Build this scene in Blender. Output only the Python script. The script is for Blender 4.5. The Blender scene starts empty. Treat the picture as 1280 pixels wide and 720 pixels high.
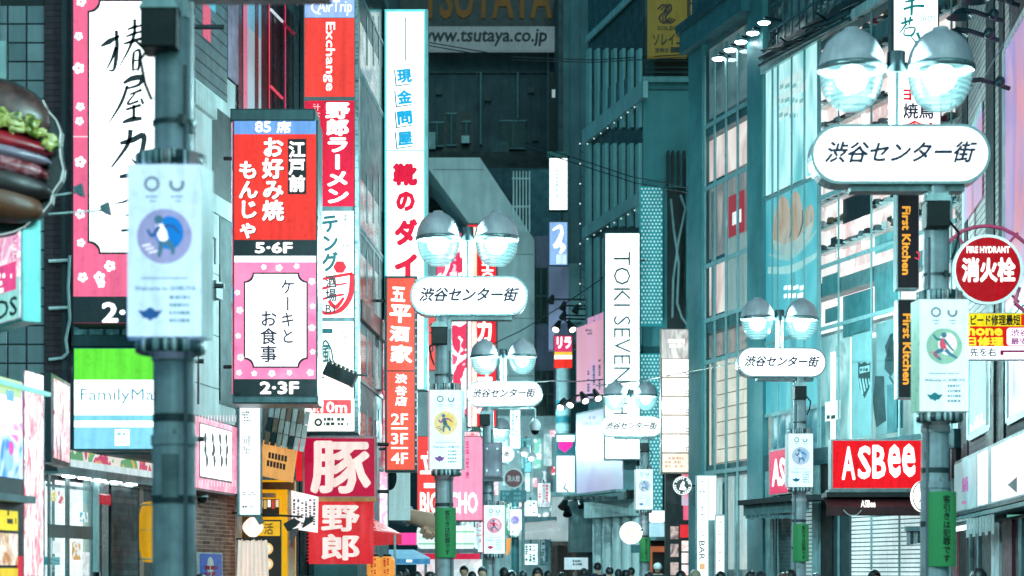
import bpy, bmesh, math, random
from mathutils import Vector, Matrix, Euler
R_ = math.radians
rnd = random.Random(7)
C = bpy.context.scene.collection
scene = bpy.context.scene
# ------------------------------------------------------------------ camera, sky, sun, exposure
F, CX, HY, EYE = 2400.0, 640.0, 715.0, 1.6       # focal length in pixels of a 1280 wide picture, horizon row, eye height
cam_d = bpy.data.cameras.new('camera'); cam = bpy.data.objects.new('camera', cam_d); C.objects.link(cam)
cam.location = (0, 0, EYE); cam.rotation_euler = (R_(90), 0, 0)
cam_d.sensor_width = 36; cam_d.lens = 67.5; cam_d.shift_y = (HY - 360) / 1280
cam_d.clip_start = .1; cam_d.clip_end = 2000
cam_d.dof.use_dof = True; cam_d.dof.focus_distance = 31; cam_d.dof.aperture_fstop = 1.9
scene.camera = cam
world = bpy.data.worlds.new('World'); scene.world = world; world.use_nodes = True
wn, wl = world.node_tree.nodes, world.node_tree.links
sky = wn.new('ShaderNodeTexSky'); sky.sky_type = 'NISHITA'; sky.sun_disc = False
SUN_EL, SUN_ROT = R_(38), R_(173)
sky.sun_elevation = SUN_EL; sky.sun_rotation = SUN_ROT
tint = wn.new('ShaderNodeMix'); tint.data_type = 'RGBA'; tint.blend_type = 'MULTIPLY'
tint.inputs[0].default_value = 1; tint.inputs[7].default_value = (.48, 1.55, 1.5, 1)
wl.new(sky.outputs[0], tint.inputs[6]); wl.new(tint.outputs[2], wn['Background'].inputs[0])
wn['Background'].inputs[1].default_value = .034
sun_d = bpy.data.lights.new('sun', 'SUN'); sun = bpy.data.objects.new('sun', sun_d); C.objects.link(sun)
sun_d.energy = .62; sun_d.angle = R_(40); sun_d.color = (.66, .97, 1)
sun.rotation_euler = (R_(52), 0, R_(7))          # soft fill added from behind the camera, down the street
scene.view_settings.view_transform = 'Standard'; scene.view_settings.look = 'None'
scene.view_settings.exposure = .28; scene.view_settings.gamma = 1; scene.view_settings.use_curve_mapping = False
scene.cycles.use_denoising = True; scene.cycles.max_bounces = 6; scene.cycles.transparent_max_bounces = 12
scene.cycles.sample_clamp_indirect = 4; scene.cycles.caustics_refractive = False; scene.cycles.caustics_reflective = False

# ------------------------------------------------------------------ materials
_mats = {}
def lin(h):
    if not isinstance(h, str): return (h[0], h[1], h[2], 1)
    h = h.lstrip('#'); o = []
    if len(h) == 3: h = ''.join(c*2 for c in h)
    for i in (0, 2, 4):
        c = int(h[i:i+2], 16) / 255
        o.append(c / 12.92 if c <= .04045 else ((c + .055) / 1.055) ** 2.4)
    return (*o, 1)
def newmat(key):
    m = bpy.data.materials.new(key); m.use_nodes = True
    nt = m.node_tree; return m, nt.nodes, nt.links, nt.nodes['Principled BSDF']
def node(n, t, **kw):
    x = n.new(t)
    for k, v in kw.items(): setattr(x, k, v)
    return x
def coords(n, l, scale=(1, 1, 1)):
    tc = node(n, 'ShaderNodeTexCoord'); mp = node(n, 'ShaderNodeMapping'); mp.inputs['Scale'].default_value = scale
    l.new(tc.outputs['Object'], mp.inputs[0]); return mp.outputs[0]
def noise(n, l, vec, s, det=4, rough=.6):
    t = node(n, 'ShaderNodeTexNoise'); t.inputs['Scale'].default_value = s; t.inputs['Detail'].default_value = det
    t.inputs['Roughness'].default_value = rough; l.new(vec, t.inputs['Vector']); return t.outputs['Fac']
def mrange(n, l, src, a, b, c, d):
    t = node(n, 'ShaderNodeMapRange'); l.new(src, t.inputs[0])
    for i, v in enumerate((a, b, c, d)): t.inputs[i+1].default_value = v
    return t.outputs[0]
def mulcol(n, l, col, fac):
    """colour * scalar"""
    t = node(n, 'ShaderNodeMix', data_type='RGBA', blend_type='MULTIPLY'); t.inputs[0].default_value = 1
    if isinstance(col, tuple): t.inputs[6].default_value = col
    else: l.new(col, t.inputs[6])
    l.new(fac, t.inputs[7]); return t.outputs[2]
def paint(h, rough=.55, metal=0.0, grime=.3, s=1.5, streak=True):
    """weathered paint, plaster, concrete or metal: base colour with blotches, rain streaks and a little bump"""
    k = ('p', str(h), rough, metal, grime, s, streak)
    if k in _mats: return _mats[k]
    m, n, l, b = newmat('paint'); _mats[k] = m
    a = noise(n, l, coords(n, l), s * 2, 6); f = mrange(n, l, a, .3, .7, 1 - grime, 1 + grime * .4)
    if streak:
        a2 = noise(n, l, coords(n, l, (9 * s, 9 * s, .5)), 1, 3); f2 = mrange(n, l, a2, .35, .65, 1 - grime * .7, 1.04)
        mm = node(n, 'ShaderNodeMath', operation='MULTIPLY'); l.new(f, mm.inputs[0]); l.new(f2, mm.inputs[1]); f = mm.outputs[0]
    l.new(mulcol(n, l, lin(h), f), b.inputs['Base Color'])
    l.new(mrange(n, l, a, .3, .7, min(1, rough + .12), max(.05, rough - .12)), b.inputs['Roughness'])
    b.inputs['Metallic'].default_value = metal
    bp = node(n, 'ShaderNodeBump'); bp.inputs['Strength'].default_value = .12; bp.inputs['Distance'].default_value = .02
    l.new(noise(n, l, coords(n, l), 25 * s, 5), bp.inputs['Height']); l.new(bp.outputs[0], b.inputs['Normal'])
    return m
def lit(h, st=1.0, var=.1, s=1.1, base=.26):
    """back-lit acrylic: the tubes behind it light it a little unevenly; cloth, tape and shutters get a glow from it too"""
    k = ('l', str(h), st, var, s, base)
    if k in _mats: return _mats[k]
    m, n, l, b = newmat('glowing_face'); _mats[k] = m
    c = lin(h)
    if min(c[:3]) > .72: st *= 1.55             # white acrylic lets most of the tube light out
    b.inputs['Base Color'].default_value = (c[0]*base, c[1]*base, c[2]*base, 1); b.inputs['Roughness'].default_value = .3
    b.inputs['Emission Color'].default_value = c
    a = noise(n, l, coords(n, l, (1.3, 1.3, .8)), s, 2)
    d = noise(n, l, coords(n, l, (7, 7, .7)), 1.6, 5); d2 = noise(n, l, coords(n, l), 14, 5)
    m1 = node(n, 'ShaderNodeMath', operation='MULTIPLY'); m2 = node(n, 'ShaderNodeMath', operation='MULTIPLY')
    l.new(mrange(n, l, a, .3, .7, st * (1 - var), st * (1 + var)), m1.inputs[0]); l.new(mrange(n, l, d, .3, .62, .76, 1.02), m1.inputs[1]); b.inputs['Specular IOR Level'].default_value = .15
    l.new(m1.outputs[0], m2.inputs[0]); l.new(mrange(n, l, d2, .25, .5, .82, 1.0), m2.inputs[1])   # dirt runs and specks on the face
    l.new(m2.outputs[0], b.inputs['Emission Strength']); l.new(mrange(n, l, d2, .3, .7, .22, .5), b.inputs['Roughness'])
    return m
def glow(h, st):
    k = ('g', str(h), st)
    if k in _mats: return _mats[k]
    m, n, l, b = newmat('lamp_glow'); _mats[k] = m
    b.inputs['Base Color'].default_value = lin(h); b.inputs['Emission Color'].default_value = lin(h); b.inputs['Emission Strength'].default_value = st
    return m
def picture(cols, s=2.0, st=0.0, stretch=(1, 1, 1), det=3, dist=.6, const=False):
    """a printed picture or painted reflections: patches of the given colours; st > 0 when it is lit from behind"""
    k = ('c', tuple(cols), s, st, stretch, det, dist, const)
    if k in _mats: return _mats[k]
    m, n, l, b = newmat('colour_patches'); _mats[k] = m
    t = node(n, 'ShaderNodeTexNoise'); t.inputs['Scale'].default_value = s; t.inputs['Detail'].default_value = det; t.inputs['Distortion'].default_value = dist
    l.new(coords(n, l, stretch), t.inputs['Vector'])
    r = node(n, 'ShaderNodeValToRGB'); r.color_ramp.interpolation = 'CONSTANT' if const else 'LINEAR'
    e = r.color_ramp.elements
    while len(e) < len(cols): e.new(.5)
    for i, c in enumerate(cols):
        e[i].position = .3 + .4 * i / max(1, len(cols) - 1) if len(cols) > 1 else 0
        e[i].color = lin(c)
    l.new(t.outputs['Fac'], r.inputs[0])
    l.new(mulcol(n, l, r.outputs[0], mrange(n, l, t.outputs['Fac'], 0, 1, 1 if st == 0 else .5, 1 if st == 0 else .5)), b.inputs['Base Color'])
    b.inputs['Roughness'].default_value = .4
    if st > 0: l.new(r.outputs[0], b.inputs['Emission Color']); b.inputs['Emission Strength'].default_value = st
    return m
def brick(c1, c2, mortar, sx=.22, sy=.07, rough=.8):
    k = ('b', c1, c2, mortar, sx, sy)
    if k in _mats: return _mats[k]
    m, n, l, b = newmat('brickwork'); _mats[k] = m
    tc = node(n, 'ShaderNodeTexCoord'); sp = node(n, 'ShaderNodeSeparateXYZ'); cb = node(n, 'ShaderNodeCombineXYZ')
    l.new(tc.outputs['Object'], sp.inputs[0]); l.new(sp.outputs[0], cb.inputs[0]); l.new(sp.outputs[2], cb.inputs[1])
    t = node(n, 'ShaderNodeTexBrick'); l.new(cb.outputs[0], t.inputs[0])
    t.inputs['Color1'].default_value = lin(c1); t.inputs['Color2'].default_value = lin(c2); t.inputs['Mortar'].default_value = lin(mortar)
    t.inputs['Scale'].default_value = 1; t.inputs['Brick Width'].default_value = sx; t.inputs['Row Height'].default_value = sy
    t.inputs['Mortar Size'].default_value = sy * .09; t.inputs['Bias'].default_value = 0
    f = mrange(n, l, noise(n, l, tc.outputs['Object'], 6, 5), .3, .7, .7, 1.2)
    l.new(mulcol(n, l, t.outputs['Color'], f), b.inputs['Base Color']); b.inputs['Roughness'].default_value = rough
    bp = node(n, 'ShaderNodeBump', invert=True); bp.inputs['Strength'].default_value = .6; bp.inputs['Distance'].default_value = .01
    l.new(t.outputs['Fac'], bp.inputs['Height']); l.new(bp.outputs[0], b.inputs['Normal'])
    return m
def glass(h='#d8f2f2', refl=.06, rough=.02, ior=1.5):
    k = ('gl', h, refl, rough, ior)
    if k in _mats: return _mats[k]
    m, n, l, b = newmat('window_glass'); _mats[k] = m
    n.remove(b)
    tr = node(n, 'ShaderNodeBsdfTransparent'); tr.inputs[0].default_value = lin(h)
    gl = node(n, 'ShaderNodeBsdfGlossy'); gl.inputs['Roughness'].default_value = rough; gl.inputs[0].default_value = (.9, 1, 1, 1)
    fr = node(n, 'ShaderNodeFresnel'); fr.inputs[0].default_value = ior
    ad = node(n, 'ShaderNodeMath', operation='ADD', use_clamp=True); ad.inputs[1].default_value = refl; l.new(fr.outputs[0], ad.inputs[0])
    bp = node(n, 'ShaderNodeBump'); bp.inputs['Strength'].default_value = .04; bp.inputs['Distance'].default_value = .05
    l.new(noise(n, l, coords(n, l), 1.3, 2), bp.inputs['Height']); l.new(bp.outputs[0], gl.inputs['Normal'])
    mx = node(n, 'ShaderNodeMixShader'); l.new(ad.outputs[0], mx.inputs[0]); l.new(tr.outputs[0], mx.inputs[1]); l.new(gl.outputs[0], mx.inputs[2])
    l.new(mx.outputs[0], n['Material Output'].inputs[0]); return m
def globe_glass():
    """ribbed clear globe of a burning lamp: clear glass that glows faintly along its ribs"""
    k = 'globe'
    if k in _mats: return _mats[k]
    m, n, l, b = newmat('ribbed_globe_glass'); _mats[k] = m
    n.remove(b)
    tr = node(n, 'ShaderNodeBsdfTransparent'); tr.inputs[0].default_value = (.74, .95, .97, 1)
    em = node(n, 'ShaderNodeEmission'); em.inputs[0].default_value = lin('#a6ecf2')
    gl = node(n, 'ShaderNodeBsdfGlossy'); gl.inputs['Roughness'].default_value = .1
    w = node(n, 'ShaderNodeTexWave', wave_type='BANDS', bands_direction='Z'); w.inputs['Scale'].default_value = 7; w.inputs['Distortion'].default_value = 3.0; w.inputs['Detail'].default_value = 3
    l.new(coords(n, l, (1.4, 1.4, 1)), w.inputs[0])
    lw0 = node(n, 'ShaderNodeLayerWeight'); lw0.inputs[0].default_value = .5
    mm = node(n, 'ShaderNodeMath', operation='MULTIPLY'); l.new(mrange(n, l, w.outputs['Fac'], 0, 1, .55, 1.2), mm.inputs[0]); l.new(mrange(n, l, lw0.outputs['Facing'], 0, .8, 2.0, .6), mm.inputs[1]); l.new(mm.outputs[0], em.inputs[1])
    bp = node(n, 'ShaderNodeBump'); bp.inputs['Strength'].default_value = .6; bp.inputs['Distance'].default_value = .02; l.new(w.outputs['Fac'], bp.inputs['Height'])
    l.new(bp.outputs[0], gl.inputs['Normal'])
    lw = node(n, 'ShaderNodeLayerWeight'); lw.inputs[0].default_value = .4
    m1 = node(n, 'ShaderNodeMixShader'); l.new(mrange(n, l, lw.outputs['Facing'], 0, 1, .3, .62), m1.inputs[0]); l.new(tr.outputs[0], m1.inputs[1]); l.new(em.outputs[0], m1.inputs[2])
    m2 = node(n, 'ShaderNodeMixShader'); l.new(mrange(n, l, lw.outputs['Facing'], 0, 1, .03, .35), m2.inputs[0]); l.new(m1.outputs[0], m2.inputs[1]); l.new(gl.outputs[0], m2.inputs[2])
    l.new(m2.outputs[0], n['Material Output'].inputs[0]); return m
DARK = '#16262b'; TEAL = '#5f7f84'; STEEL = '#8f9a9c'; WHITE = '#eef6f6'
# ------------------------------------------------------------------ glyphs
_glyphs = {}
def glyph(s, bold=0.0, shear=0.0):
    k = (s, bold, shear)
    if k in _glyphs: return _glyphs[k]
    if bold > .012:                              # heavy weight: the plain glyph spread in eight directions
        v0, f0 = glyph(s, 0.0, shear); V, Fc = [], []
        r = bold * .8
        for i in range(9):
            o = len(V); dx, dy = (0, 0) if i == 8 else (r*math.cos(i*.7854), r*math.sin(i*.7854))
            V += [(a + dx, b + dy) for a, b in v0]; Fc += [tuple(o + q for q in g) for g in f0]
        _glyphs[k] = (V, Fc); return V, Fc
    c = bpy.data.curves.new('t', 'FONT'); c.body = s; c.resolution_u = 2; c.offset = max(-.01, min(0, bold)); c.shear = shear; c.fill_mode = 'FRONT'
    o = bpy.data.objects.new('t', c); C.objects.link(o)
    dg = bpy.context.evaluated_depsgraph_get(); dg.update()
    me = bpy.data.meshes.new_from_object(o.evaluated_get(dg))
    v = [(p.co.x, p.co.y) for p in me.vertices]; f = [tuple(p.vertices) for p in me.polygons]
    bpy.data.objects.remove(o); bpy.data.curves.remove(c); bpy.data.meshes.remove(me)
    _glyphs[k] = (v, f); return v, f
# ------------------------------------------------------------------ mesh collector
class MB:
    def __init__(s): s.v = []; s.f = []; s.mi = []; s.sm = []; s.m = []
    def add(s, verts, faces, mat, smooth=False):
        o = len(s.v); s.v += [tuple(v) for v in verts]
        if mat not in s.m: s.m.append(mat)
        i = s.m.index(mat)
        for f in faces: s.f.append(tuple(o + q for q in f)); s.mi.append(i); s.sm.append(smooth)
    def mesh(s, name):
        me = bpy.data.meshes.new(name); me.from_pydata(s.v, [], s.f)
        for m in s.m: me.materials.append(m)
        me.polygons.foreach_set('material_index', s.mi); me.polygons.foreach_set('use_smooth', s.sm)
        me.update(); return me
def link(name, data=None, parent=None):
    o = bpy.data.objects.new(name, data); C.objects.link(o); o.parent = parent; return o
def meta(o, label=None, cat=None, group=None, kind=None):
    for k, v in (('label', label), ('category', cat), ('group', group), ('kind', kind)):
        if v: o[k] = v
def clone(o, parent=None):
    c = o.copy(); C.objects.link(c); c.parent = parent
    for ch in list(o.children): clone(ch, c)
    return c
BOXF = [(0, 3, 2, 1), (4, 5, 6, 7), (0, 1, 5, 4), (1, 2, 6, 5), (2, 3, 7, 6), (3, 0, 4, 7)]
SEP = set('mullion transom pier column clamp window_band window_frame sill spandrel door_frame fin ledge air_unit bracket louvre display_panel shelf lit_strip pilaster floor_slab '
          'tab lamp drape rail wall_strip neon_edge ledge_lamp joint edge lit_window glass_pane beam post frame floor_band rim panel_joint lower_block plaster_pier photo lettering small_lettering red_lettering blossom_print print small_print caption lamp_shade letter_shadow stock_box'.split())
class T:
    """one thing: pieces are laid out on a vertical plane (u along it, v up, w towards the street)"""
    def __init__(s, name, label, cat, pl, xy, group=None, kind=None, loc=None, rot=None, ws=1.0):
        s.ws = ws; s.name, s.meta, s.parts, s.plabel = name, (label, cat, group, kind), {}, {}
        if loc is not None:
            s.A = Vector((loc[0], loc[1])); a = rot or 0; s.U = Vector((math.cos(a), math.sin(a))); s.loc = Vector(loc)
        else:
            if isinstance(pl, (int, float)): s.A = Vector((0, pl)); s.U = Vector((1, 0))
            else:
                xl, yl, xr, yr = pl; s.A = Vector(((xl - CX) / F * yl, yl)); B = Vector(((xr - CX) / F * yr, yr)); s.U = (B - s.A).normalized()
            s.u0 = 0; s.z0 = 0
            u, v, Y = s._hit(*xy); p = s.A + s.U * u; s.loc = Vector((p.x, p.y, v)); s.u0, s.z0 = u, v
    def _hit(s, px, py):
        dx = (px - CX) / F; U, A = s.U, s.A
        u = (dx * A.y - A.x) / (U.x - dx * U.y); Y = A.y + u * U.y
        return u, EYE + (HY - py) / F * Y, Y
    def uv(s, px, py):
        u, v, _ = s._hit(px, py); return u - s.u0, v - s.z0
    def k(s, px=None):
        return s._hit(CX if px is None else px, 0)[2] / F
    def W(s, w): return w if w < -4 else w * s.ws       # relief of a steeply seen front is kept shallow
    def mb(s, p): return s.parts.setdefault(p, MB())
    def sep(s, p):
        if p.split('>')[-1] in SEP: s.cnt = getattr(s, 'cnt', 0) + 1; return '%s#%d' % (p, s.cnt)
        return p
    def box(s, p, u0, v0, u1, v1, w0, w1, mat, c=0):
        p = s.sep(p)
        if u0 > u1: u0, u1 = u1, u0
        if v0 > v1: v0, v1 = v1, v0
        w0, w1 = s.W(w0), s.W(w1)
        if w0 > w1: w0, w1 = w1, w0
        c = min(c, (u1-u0)*.45, (v1-v0)*.45, (w1-w0)*.9)
        if c <= 0:
            V = [(u0,-w0,v0),(u1,-w0,v0),(u1,-w1,v0),(u0,-w1,v0),(u0,-w0,v1),(u1,-w0,v1),(u1,-w1,v1),(u0,-w1,v1)]
            s.mb(p).add(V, BOXF, mat); return
        V = [(u0,-w0,v0),(u1,-w0,v0),(u1,-w0,v1),(u0,-w0,v1), (u0,-(w1-c),v0),(u1,-(w1-c),v0),(u1,-(w1-c),v1),(u0,-(w1-c),v1),
             (u0+c,-w1,v0+c),(u1-c,-w1,v0+c),(u1-c,-w1,v1-c),(u0+c,-w1,v1-c)]
        Fc = [(3,2,1,0),(8,9,10,11)]
        for a, b in ((0,4),(4,8)):
            for i in range(4): j = (i+1) % 4; Fc.append((a+i, a+j, b+j, b+i))
        s.mb(p).add(V, Fc, mat)
    def R(s, p, x0, y0, x1, y1, mat, w0=0.0, w1=None, c=0):
        u0, vt = s.uv(x0, y0); _, vb = s.uv(x0, y1); u1, _ = s.uv(x1, y1)
        if w1 is None:
            w0 = s.W(w0); s.mb(p).add([(u0,-w0,vb),(u1,-w0,vb),(u1,-w0,vt),(u0,-w0,vt)], [(0,1,2,3)], mat)
        else: s.box(p, u0, vb, u1, vt, w0, w1, mat, c)
    def poly(s, p, pts, mat, w=0.0, th=0.0, px=True):
        q = [s.uv(*a) for a in pts] if px else pts
        w, th = s.W(w), (th if th > 2 else th * s.ws)
        n = len(q); area = sum(q[i][0]*q[(i+1)%n][1] - q[(i+1)%n][0]*q[i][1] for i in range(n))
        if area < 0: q = q[::-1]
        V = [(a, -w, b) for a, b in q]; Fc = [tuple(range(n))]
        if th:
            V += [(a, -(w - th), b) for a, b in q]; Fc.append(tuple(range(2*n-1, n-1, -1)))
            Fc += [(i, i+n, (i+1)%n+n, (i+1)%n) for i in range(n)]
        s.mb(p).add(V, Fc, mat)
    def disc(s, p, cx, cy, r, mat, w=0.0, th=0.0, n=28, ry=None, ring=None, px=True):
        u, v = s.uv(cx, cy) if px else (cx, cy); k = s.k(cx) if px else 1
        a, b = r * k, (ry or r) * k
        pts = [(u + a*math.cos(2*math.pi*i/n), v + b*math.sin(2*math.pi*i/n)) for i in range(n)]
        if ring is None: s.poly(p, pts, mat, w, th, px=False); return
        q = ring; w = s.W(w)
        V = [(x,-w,z) for x, z in pts] + [(u+(x-u)*q,-w,v+(z-v)*q) for x, z in pts]
        s.mb(p).add(V, [(i, (i+1)%n, (i+1)%n+n, i+n) for i in range(n)], mat)
    def stroke(s, p, pts, wd, mat, w=0.0, px=True, k=None):
        """brush stroke: points with a width each, smoothed"""
        q = [Vector(s.uv(*a)) if px else Vector(a) for a in pts]; kk = (s.k(pts[0][0]) if px else 1)
        if not isinstance(wd, (list, tuple)): wd = [wd] * len(q)
        wd = [x * kk * .5 for x in wd]; out = []; ow = []
        n = len(q); w = s.W(w)
        for i in range(n - 1):
            p0, p1, p2, p3 = q[max(0,i-1)], q[i], q[i+1], q[min(n-1,i+2)]
            for j in range(5):
                t = j / 5; out.append(.5*((2*p1)+(p2-p0)*t+(2*p0-5*p1+4*p2-p3)*t*t+(3*p1-p0-3*p2+p3)*t**3)); ow.append(wd[i]*(1-t)+wd[i+1]*t)
        out.append(q[-1]); ow.append(wd[-1]); V = []
        for i, a in enumerate(out):
            d = out[min(i+1,len(out)-1)] - out[max(0,i-1)]
            d = d.normalized() if d.length > 1e-9 else Vector((1,0)); nn = Vector((-d.y, d.x)) * ow[i]
            V += [(a.x+nn.x,-w,a.y+nn.y), (a.x-nn.x,-w,a.y-nn.y)]
        s.mb(p).add(V, [(2*i, 2*i+1, 2*i+3, 2*i+2) for i in range(len(out)-1)], mat)
    def put(s, p, v, f, mat, w, n=1):
        w = s.W(w); m = max(1, len(v)//n); s.mb(p).add([(a,-w-.0002*(i//m),b) for i, (a, b) in enumerate(v)], f, mat)
    def txt(s, p, st, x0, y0, x1, y1, mat, w=.02, d='h', bold=.02, shear=0.0, tilt=0.0, fit=False, px=True):
        p = s.sep(p)
        if px: (u0, vt), (u1, _) = s.uv(x0, y0), s.uv(x1, y1); vb = s.uv(x0, y1)[1]
        else: u0, vt, u1, vb = x0, y0, x1, y1
        W, H = u1 - u0, vt - vb
        if d == 'v':
            ch = H / len(st)
            for i, c in enumerate(st):
                v, f = glyph(c, bold, shear)
                if not v: continue
                cu, cv = (u0+u1)/2, vt - ch*(i+.5)
                xs = [a for a, _ in v]; ys = [b for _, b in v]
                if c in 'ー―～…':
                    mx, my = (min(xs)+max(xs))/2, (min(ys)+max(ys))/2
                    q = [((b-my)*W, -(a-mx)*ch) for a, b in v]; f = [g[::1] for g in f]
                elif fit:
                    mx, my = (min(xs)+max(xs))/2, (min(ys)+max(ys))/2; sx, sy = W/(max(xs)-min(xs)), ch*.92/(max(ys)-min(ys))
                    q = [((a-mx)*sx, (b-my)*sy) for a, b in v]
                else:
                    mx = .5 if ord(c) > 0x2000 else (min(xs)+max(xs))/2
                    q = [((a-mx)*W, (b-.36)*ch) for a, b in v]
                if tilt: ca, sa = math.cos(tilt), math.sin(tilt); q = [(a*ca-b*sa, a*sa+b*ca) for a, b in q]
                s.put(p, [(cu+a, cv+b) for a, b in q], f, mat, w, 9 if bold > .012 else 1)
            return
        v, f = glyph(st, bold, shear); xs = [a for a, _ in v]; ys = [b for _, b in v]
        ax, bx, ay, by = min(xs), max(xs), min(ys), max(ys)
        if d == 'r': q = [(u0 + (b-ay)/(by-ay)*W, vt - (a-ax)/(bx-ax)*H) for a, b in v]
        else: q = [(u0 + (a-ax)/(bx-ax)*W, vb + (b-ay)/(by-ay)*H) for a, b in v]
        s.put(p, q, f, mat, w, 9 if bold > .012 else 1)
    def cyl(s, p, a, b, r0, mat, r1=None, n=14, caps=True):
        """a, b are (u, w, v)"""
        p = s.sep(p)
        a = Vector((a[0], -a[1], a[2])); b = Vector((b[0], -b[1], b[2])); r1 = r0 if r1 is None else r1
        d = (b-a).normalized(); e = d.orthogonal().normalized(); g = d.cross(e); V = []
        for c, r in ((a, r0), (b, r1)):
            for i in range(n): t = 2*math.pi*i/n; V.append(c + e*(r*math.cos(t)) + g*(r*math.sin(t)))
        s.mb(p).add(V, [(i, (i+1)%n, (i+1)%n+n, i+n) for i in range(n)], mat, True)
        if caps: s.mb(p).add(V, [tuple(range(n))[::-1], tuple(range(n, 2*n))], mat)
    def tube(s, p, pts, r, mat, n=8):
        for a, b in zip(pts, pts[1:]): s.cyl(p, a, b, r, mat, n=n)
    def lathe(s, p, c, prof, mat, n=24, cap=False):
        p = s.sep(p)
        V = []; c = Vector((c[0], -c[1], c[2]))
        for r, z in prof:
            for i in range(n): t = 2*math.pi*i/n; V.append(c + Vector((r*math.cos(t), r*math.sin(t), z)))
        s.mb(p).add(V, [(j*n+i, j*n+(i+1)%n, (j+1)*n+(i+1)%n, (j+1)*n+i) for j in range(len(prof)-1) for i in range(n)], mat, True)
    def ell(s, p, c, rad, mat, rot=0.0, n=20, m=12, wob=0.0, seed=1):
        """ellipsoid at (u, w, v), radii (u, w, v), turned by rot in the plane"""
        V = []; rr = random.Random(seed); ca, sa = math.cos(rot), math.sin(rot)
        for j in range(m+1):
            ph = math.pi*j/m
            for i in range(n):
                t = 2*math.pi*i/n; q = 1 + wob*rr.uniform(-1, 1)
                x, y, z = rad[0]*math.sin(ph)*math.cos(t)*q, rad[1]*math.sin(ph)*math.sin(t)*q, rad[2]*math.cos(ph)*q
                V.append((c[0]+x*ca-z*sa, -c[1]+y, c[2]+x*sa+z*ca))
        s.mb(p).add(V, [(j*n+i, (j+1)*n+i, (j+1)*n+(i+1)%n, j*n+(i+1)%n) for j in range(m) for i in range(n)], mat, True)
    def build(s):
        label, cat, group, kind = s.meta; ang = math.atan2(s.U.y, s.U.x)
        if len(s.parts) == 1:
            key = list(s.parts)[0]; root = link(s.name, s.parts[key].mesh(s.name))
        else:
            root = link(s.name); objs = {}
            for key, mb in s.parts.items():
                par = objs[key.rsplit('>', 1)[0]] if '>' in key else root
                nm = key.split('>')[-1].split('#')[0]
                objs[key] = link(nm, mb.mesh(nm), par)
                if key in s.plabel: objs[key]['label'] = s.plabel[key]
            s.objs = objs
        root.location = s.loc; root.rotation_euler = (0, 0, ang); meta(root, label, cat, group, kind)
        s.root = root; return root
def arm(t, x0, y0, x1, y1, mat=None, w=-.1, r=.025, p='bracket'):
    a, b = t.uv(x0, y0), t.uv(x1, y1); t.cyl(p, (a[0], w, a[1]), (b[0], w, b[1]), r, mat or paint(DARK), n=8)
def sign(name, label, x0, y0, x1, y1, Y, face, frame=DARK, th=.22, fw=2.0, group=None, arms=None, cat='sign', pl=None, reach=30):
    """a projecting box sign: cabinet, face and, where the wall is, its bracket arms"""
    t = T(name, label, cat, pl or Y, (x0, y1), group)
    t.R('cabinet', x0, y0, x1, y1, paint(frame, .4), -th, 0, .012)
    if face is not None: t.R('face', x0+fw, y0+fw, x1-fw, y1-fw, face, .001, .012)
    if arms == 'L':
        for q in (.12, .88): arm(t, x0, y0+(y1-y0)*q, x0-reach, y0+(y1-y0)*q, w=-th/2)
    if arms == 'R':
        for q in (.12, .88): arm(t, x1, y0+(y1-y0)*q, x1+reach, y0+(y1-y0)*q, w=-th/2)
    return t
def scribble(t, p, x0, y0, x1, y1, mat, w=.02, rows=3, seed=1, vert=False, fill=.8):
    """print too small to read: rows of short dashes"""
    r = random.Random(seed); n = rows; p = t.sep(p)
    for i in range(n):
        if vert: a0, a1, b0, b1 = y0, y1, x0, x1
        else: a0, a1, b0, b1 = x0, x1, y0, y1
        h = (b1-b0)/n; q = a0; end = a0 + (a1-a0)*r.uniform(.75, 1)
        while q < end:
            L = h*r.uniform(.25, .8); m0 = b0 + h*i + h*.12*r.random(); m1 = b0 + h*(i+.62+.1*r.random())
            if r.random() < fill:
                if vert: t.R(p, m0, q, m1, min(q+L, end), mat, w)
                else: t.R(p, q, m0, min(q+L, end), m1, mat, w)
            q += L + h*r.uniform(.12, .3)
def blossom(t, p, x, y, r, mat, w=.02):
    a0 = rnd.random()*6; p = t.sep(p)
    for i in range(5):
        a = a0 + i*1.2566; t.disc(p, x+r*.55*math.cos(a), y+r*.55*math.sin(a), r*.38, mat, w+.001*i, n=8)
def notched(x0, y0, x1, y1, r):
    pts = []
    for cx, cy, a0 in ((x0, y0, 0), (x1, y0, 90), (x1, y1, 180), (x0, y1, 270)):
        for i in range(7):
            a = R_(a0 + 90 - i*15 ); pts.append((cx + r*math.cos(a), cy + r*math.sin(a)))
    return pts
def rrect(x0, y0, x1, y1, r, n=6):
    pts = []
    for cx, cy, a0 in ((x0+r, y0+r, 180), (x1-r, y0+r, 270), (x1-r, y1-r, 0), (x0+r, y1-r, 90)):
        for i in range(n+1):
            a = R_(a0 + 90*i/n); pts.append((cx + r*math.cos(a), cy + r*math.sin(a)))
    return pts
# ================================================================== SETTING
def flat(name, x0, y0, x1, y1, z, mat, kind='structure', h=0):
    m = MB()
    if h: m.add([(x0,y0,z-h),(x1,y0,z-h),(x1,y1,z-h),(x0,y1,z-h),(x0,y0,z),(x1,y0,z),(x1,y1,z),(x0,y1,z)], BOXF, mat)
    else: m.add([(x0,y0,z),(x1,y0,z),(x1,y1,z),(x0,y1,z)], [(0,1,2,3)], mat)
    o = link(name, m.mesh(name)); meta(o, None, None, None, kind); return o
flat('ground', -400, -100, 400, 900, -.02, paint('#3a4042', .85, 0, .3, .3, False))
flat('road', -2.6, -10, 4.6, 110, 0, paint('#34393b', .6, 0, .35, .5, False))
flat('pavement', -9, -10, -2.6, 110, .12, paint('#6a6f70', .75, 0, .25, .8, False), h=.12)
flat('pavement', 4.6, -10, 13, 110, .12, paint('#6a6f70', .75, 0, .25, .8, False), h=.12)

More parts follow.
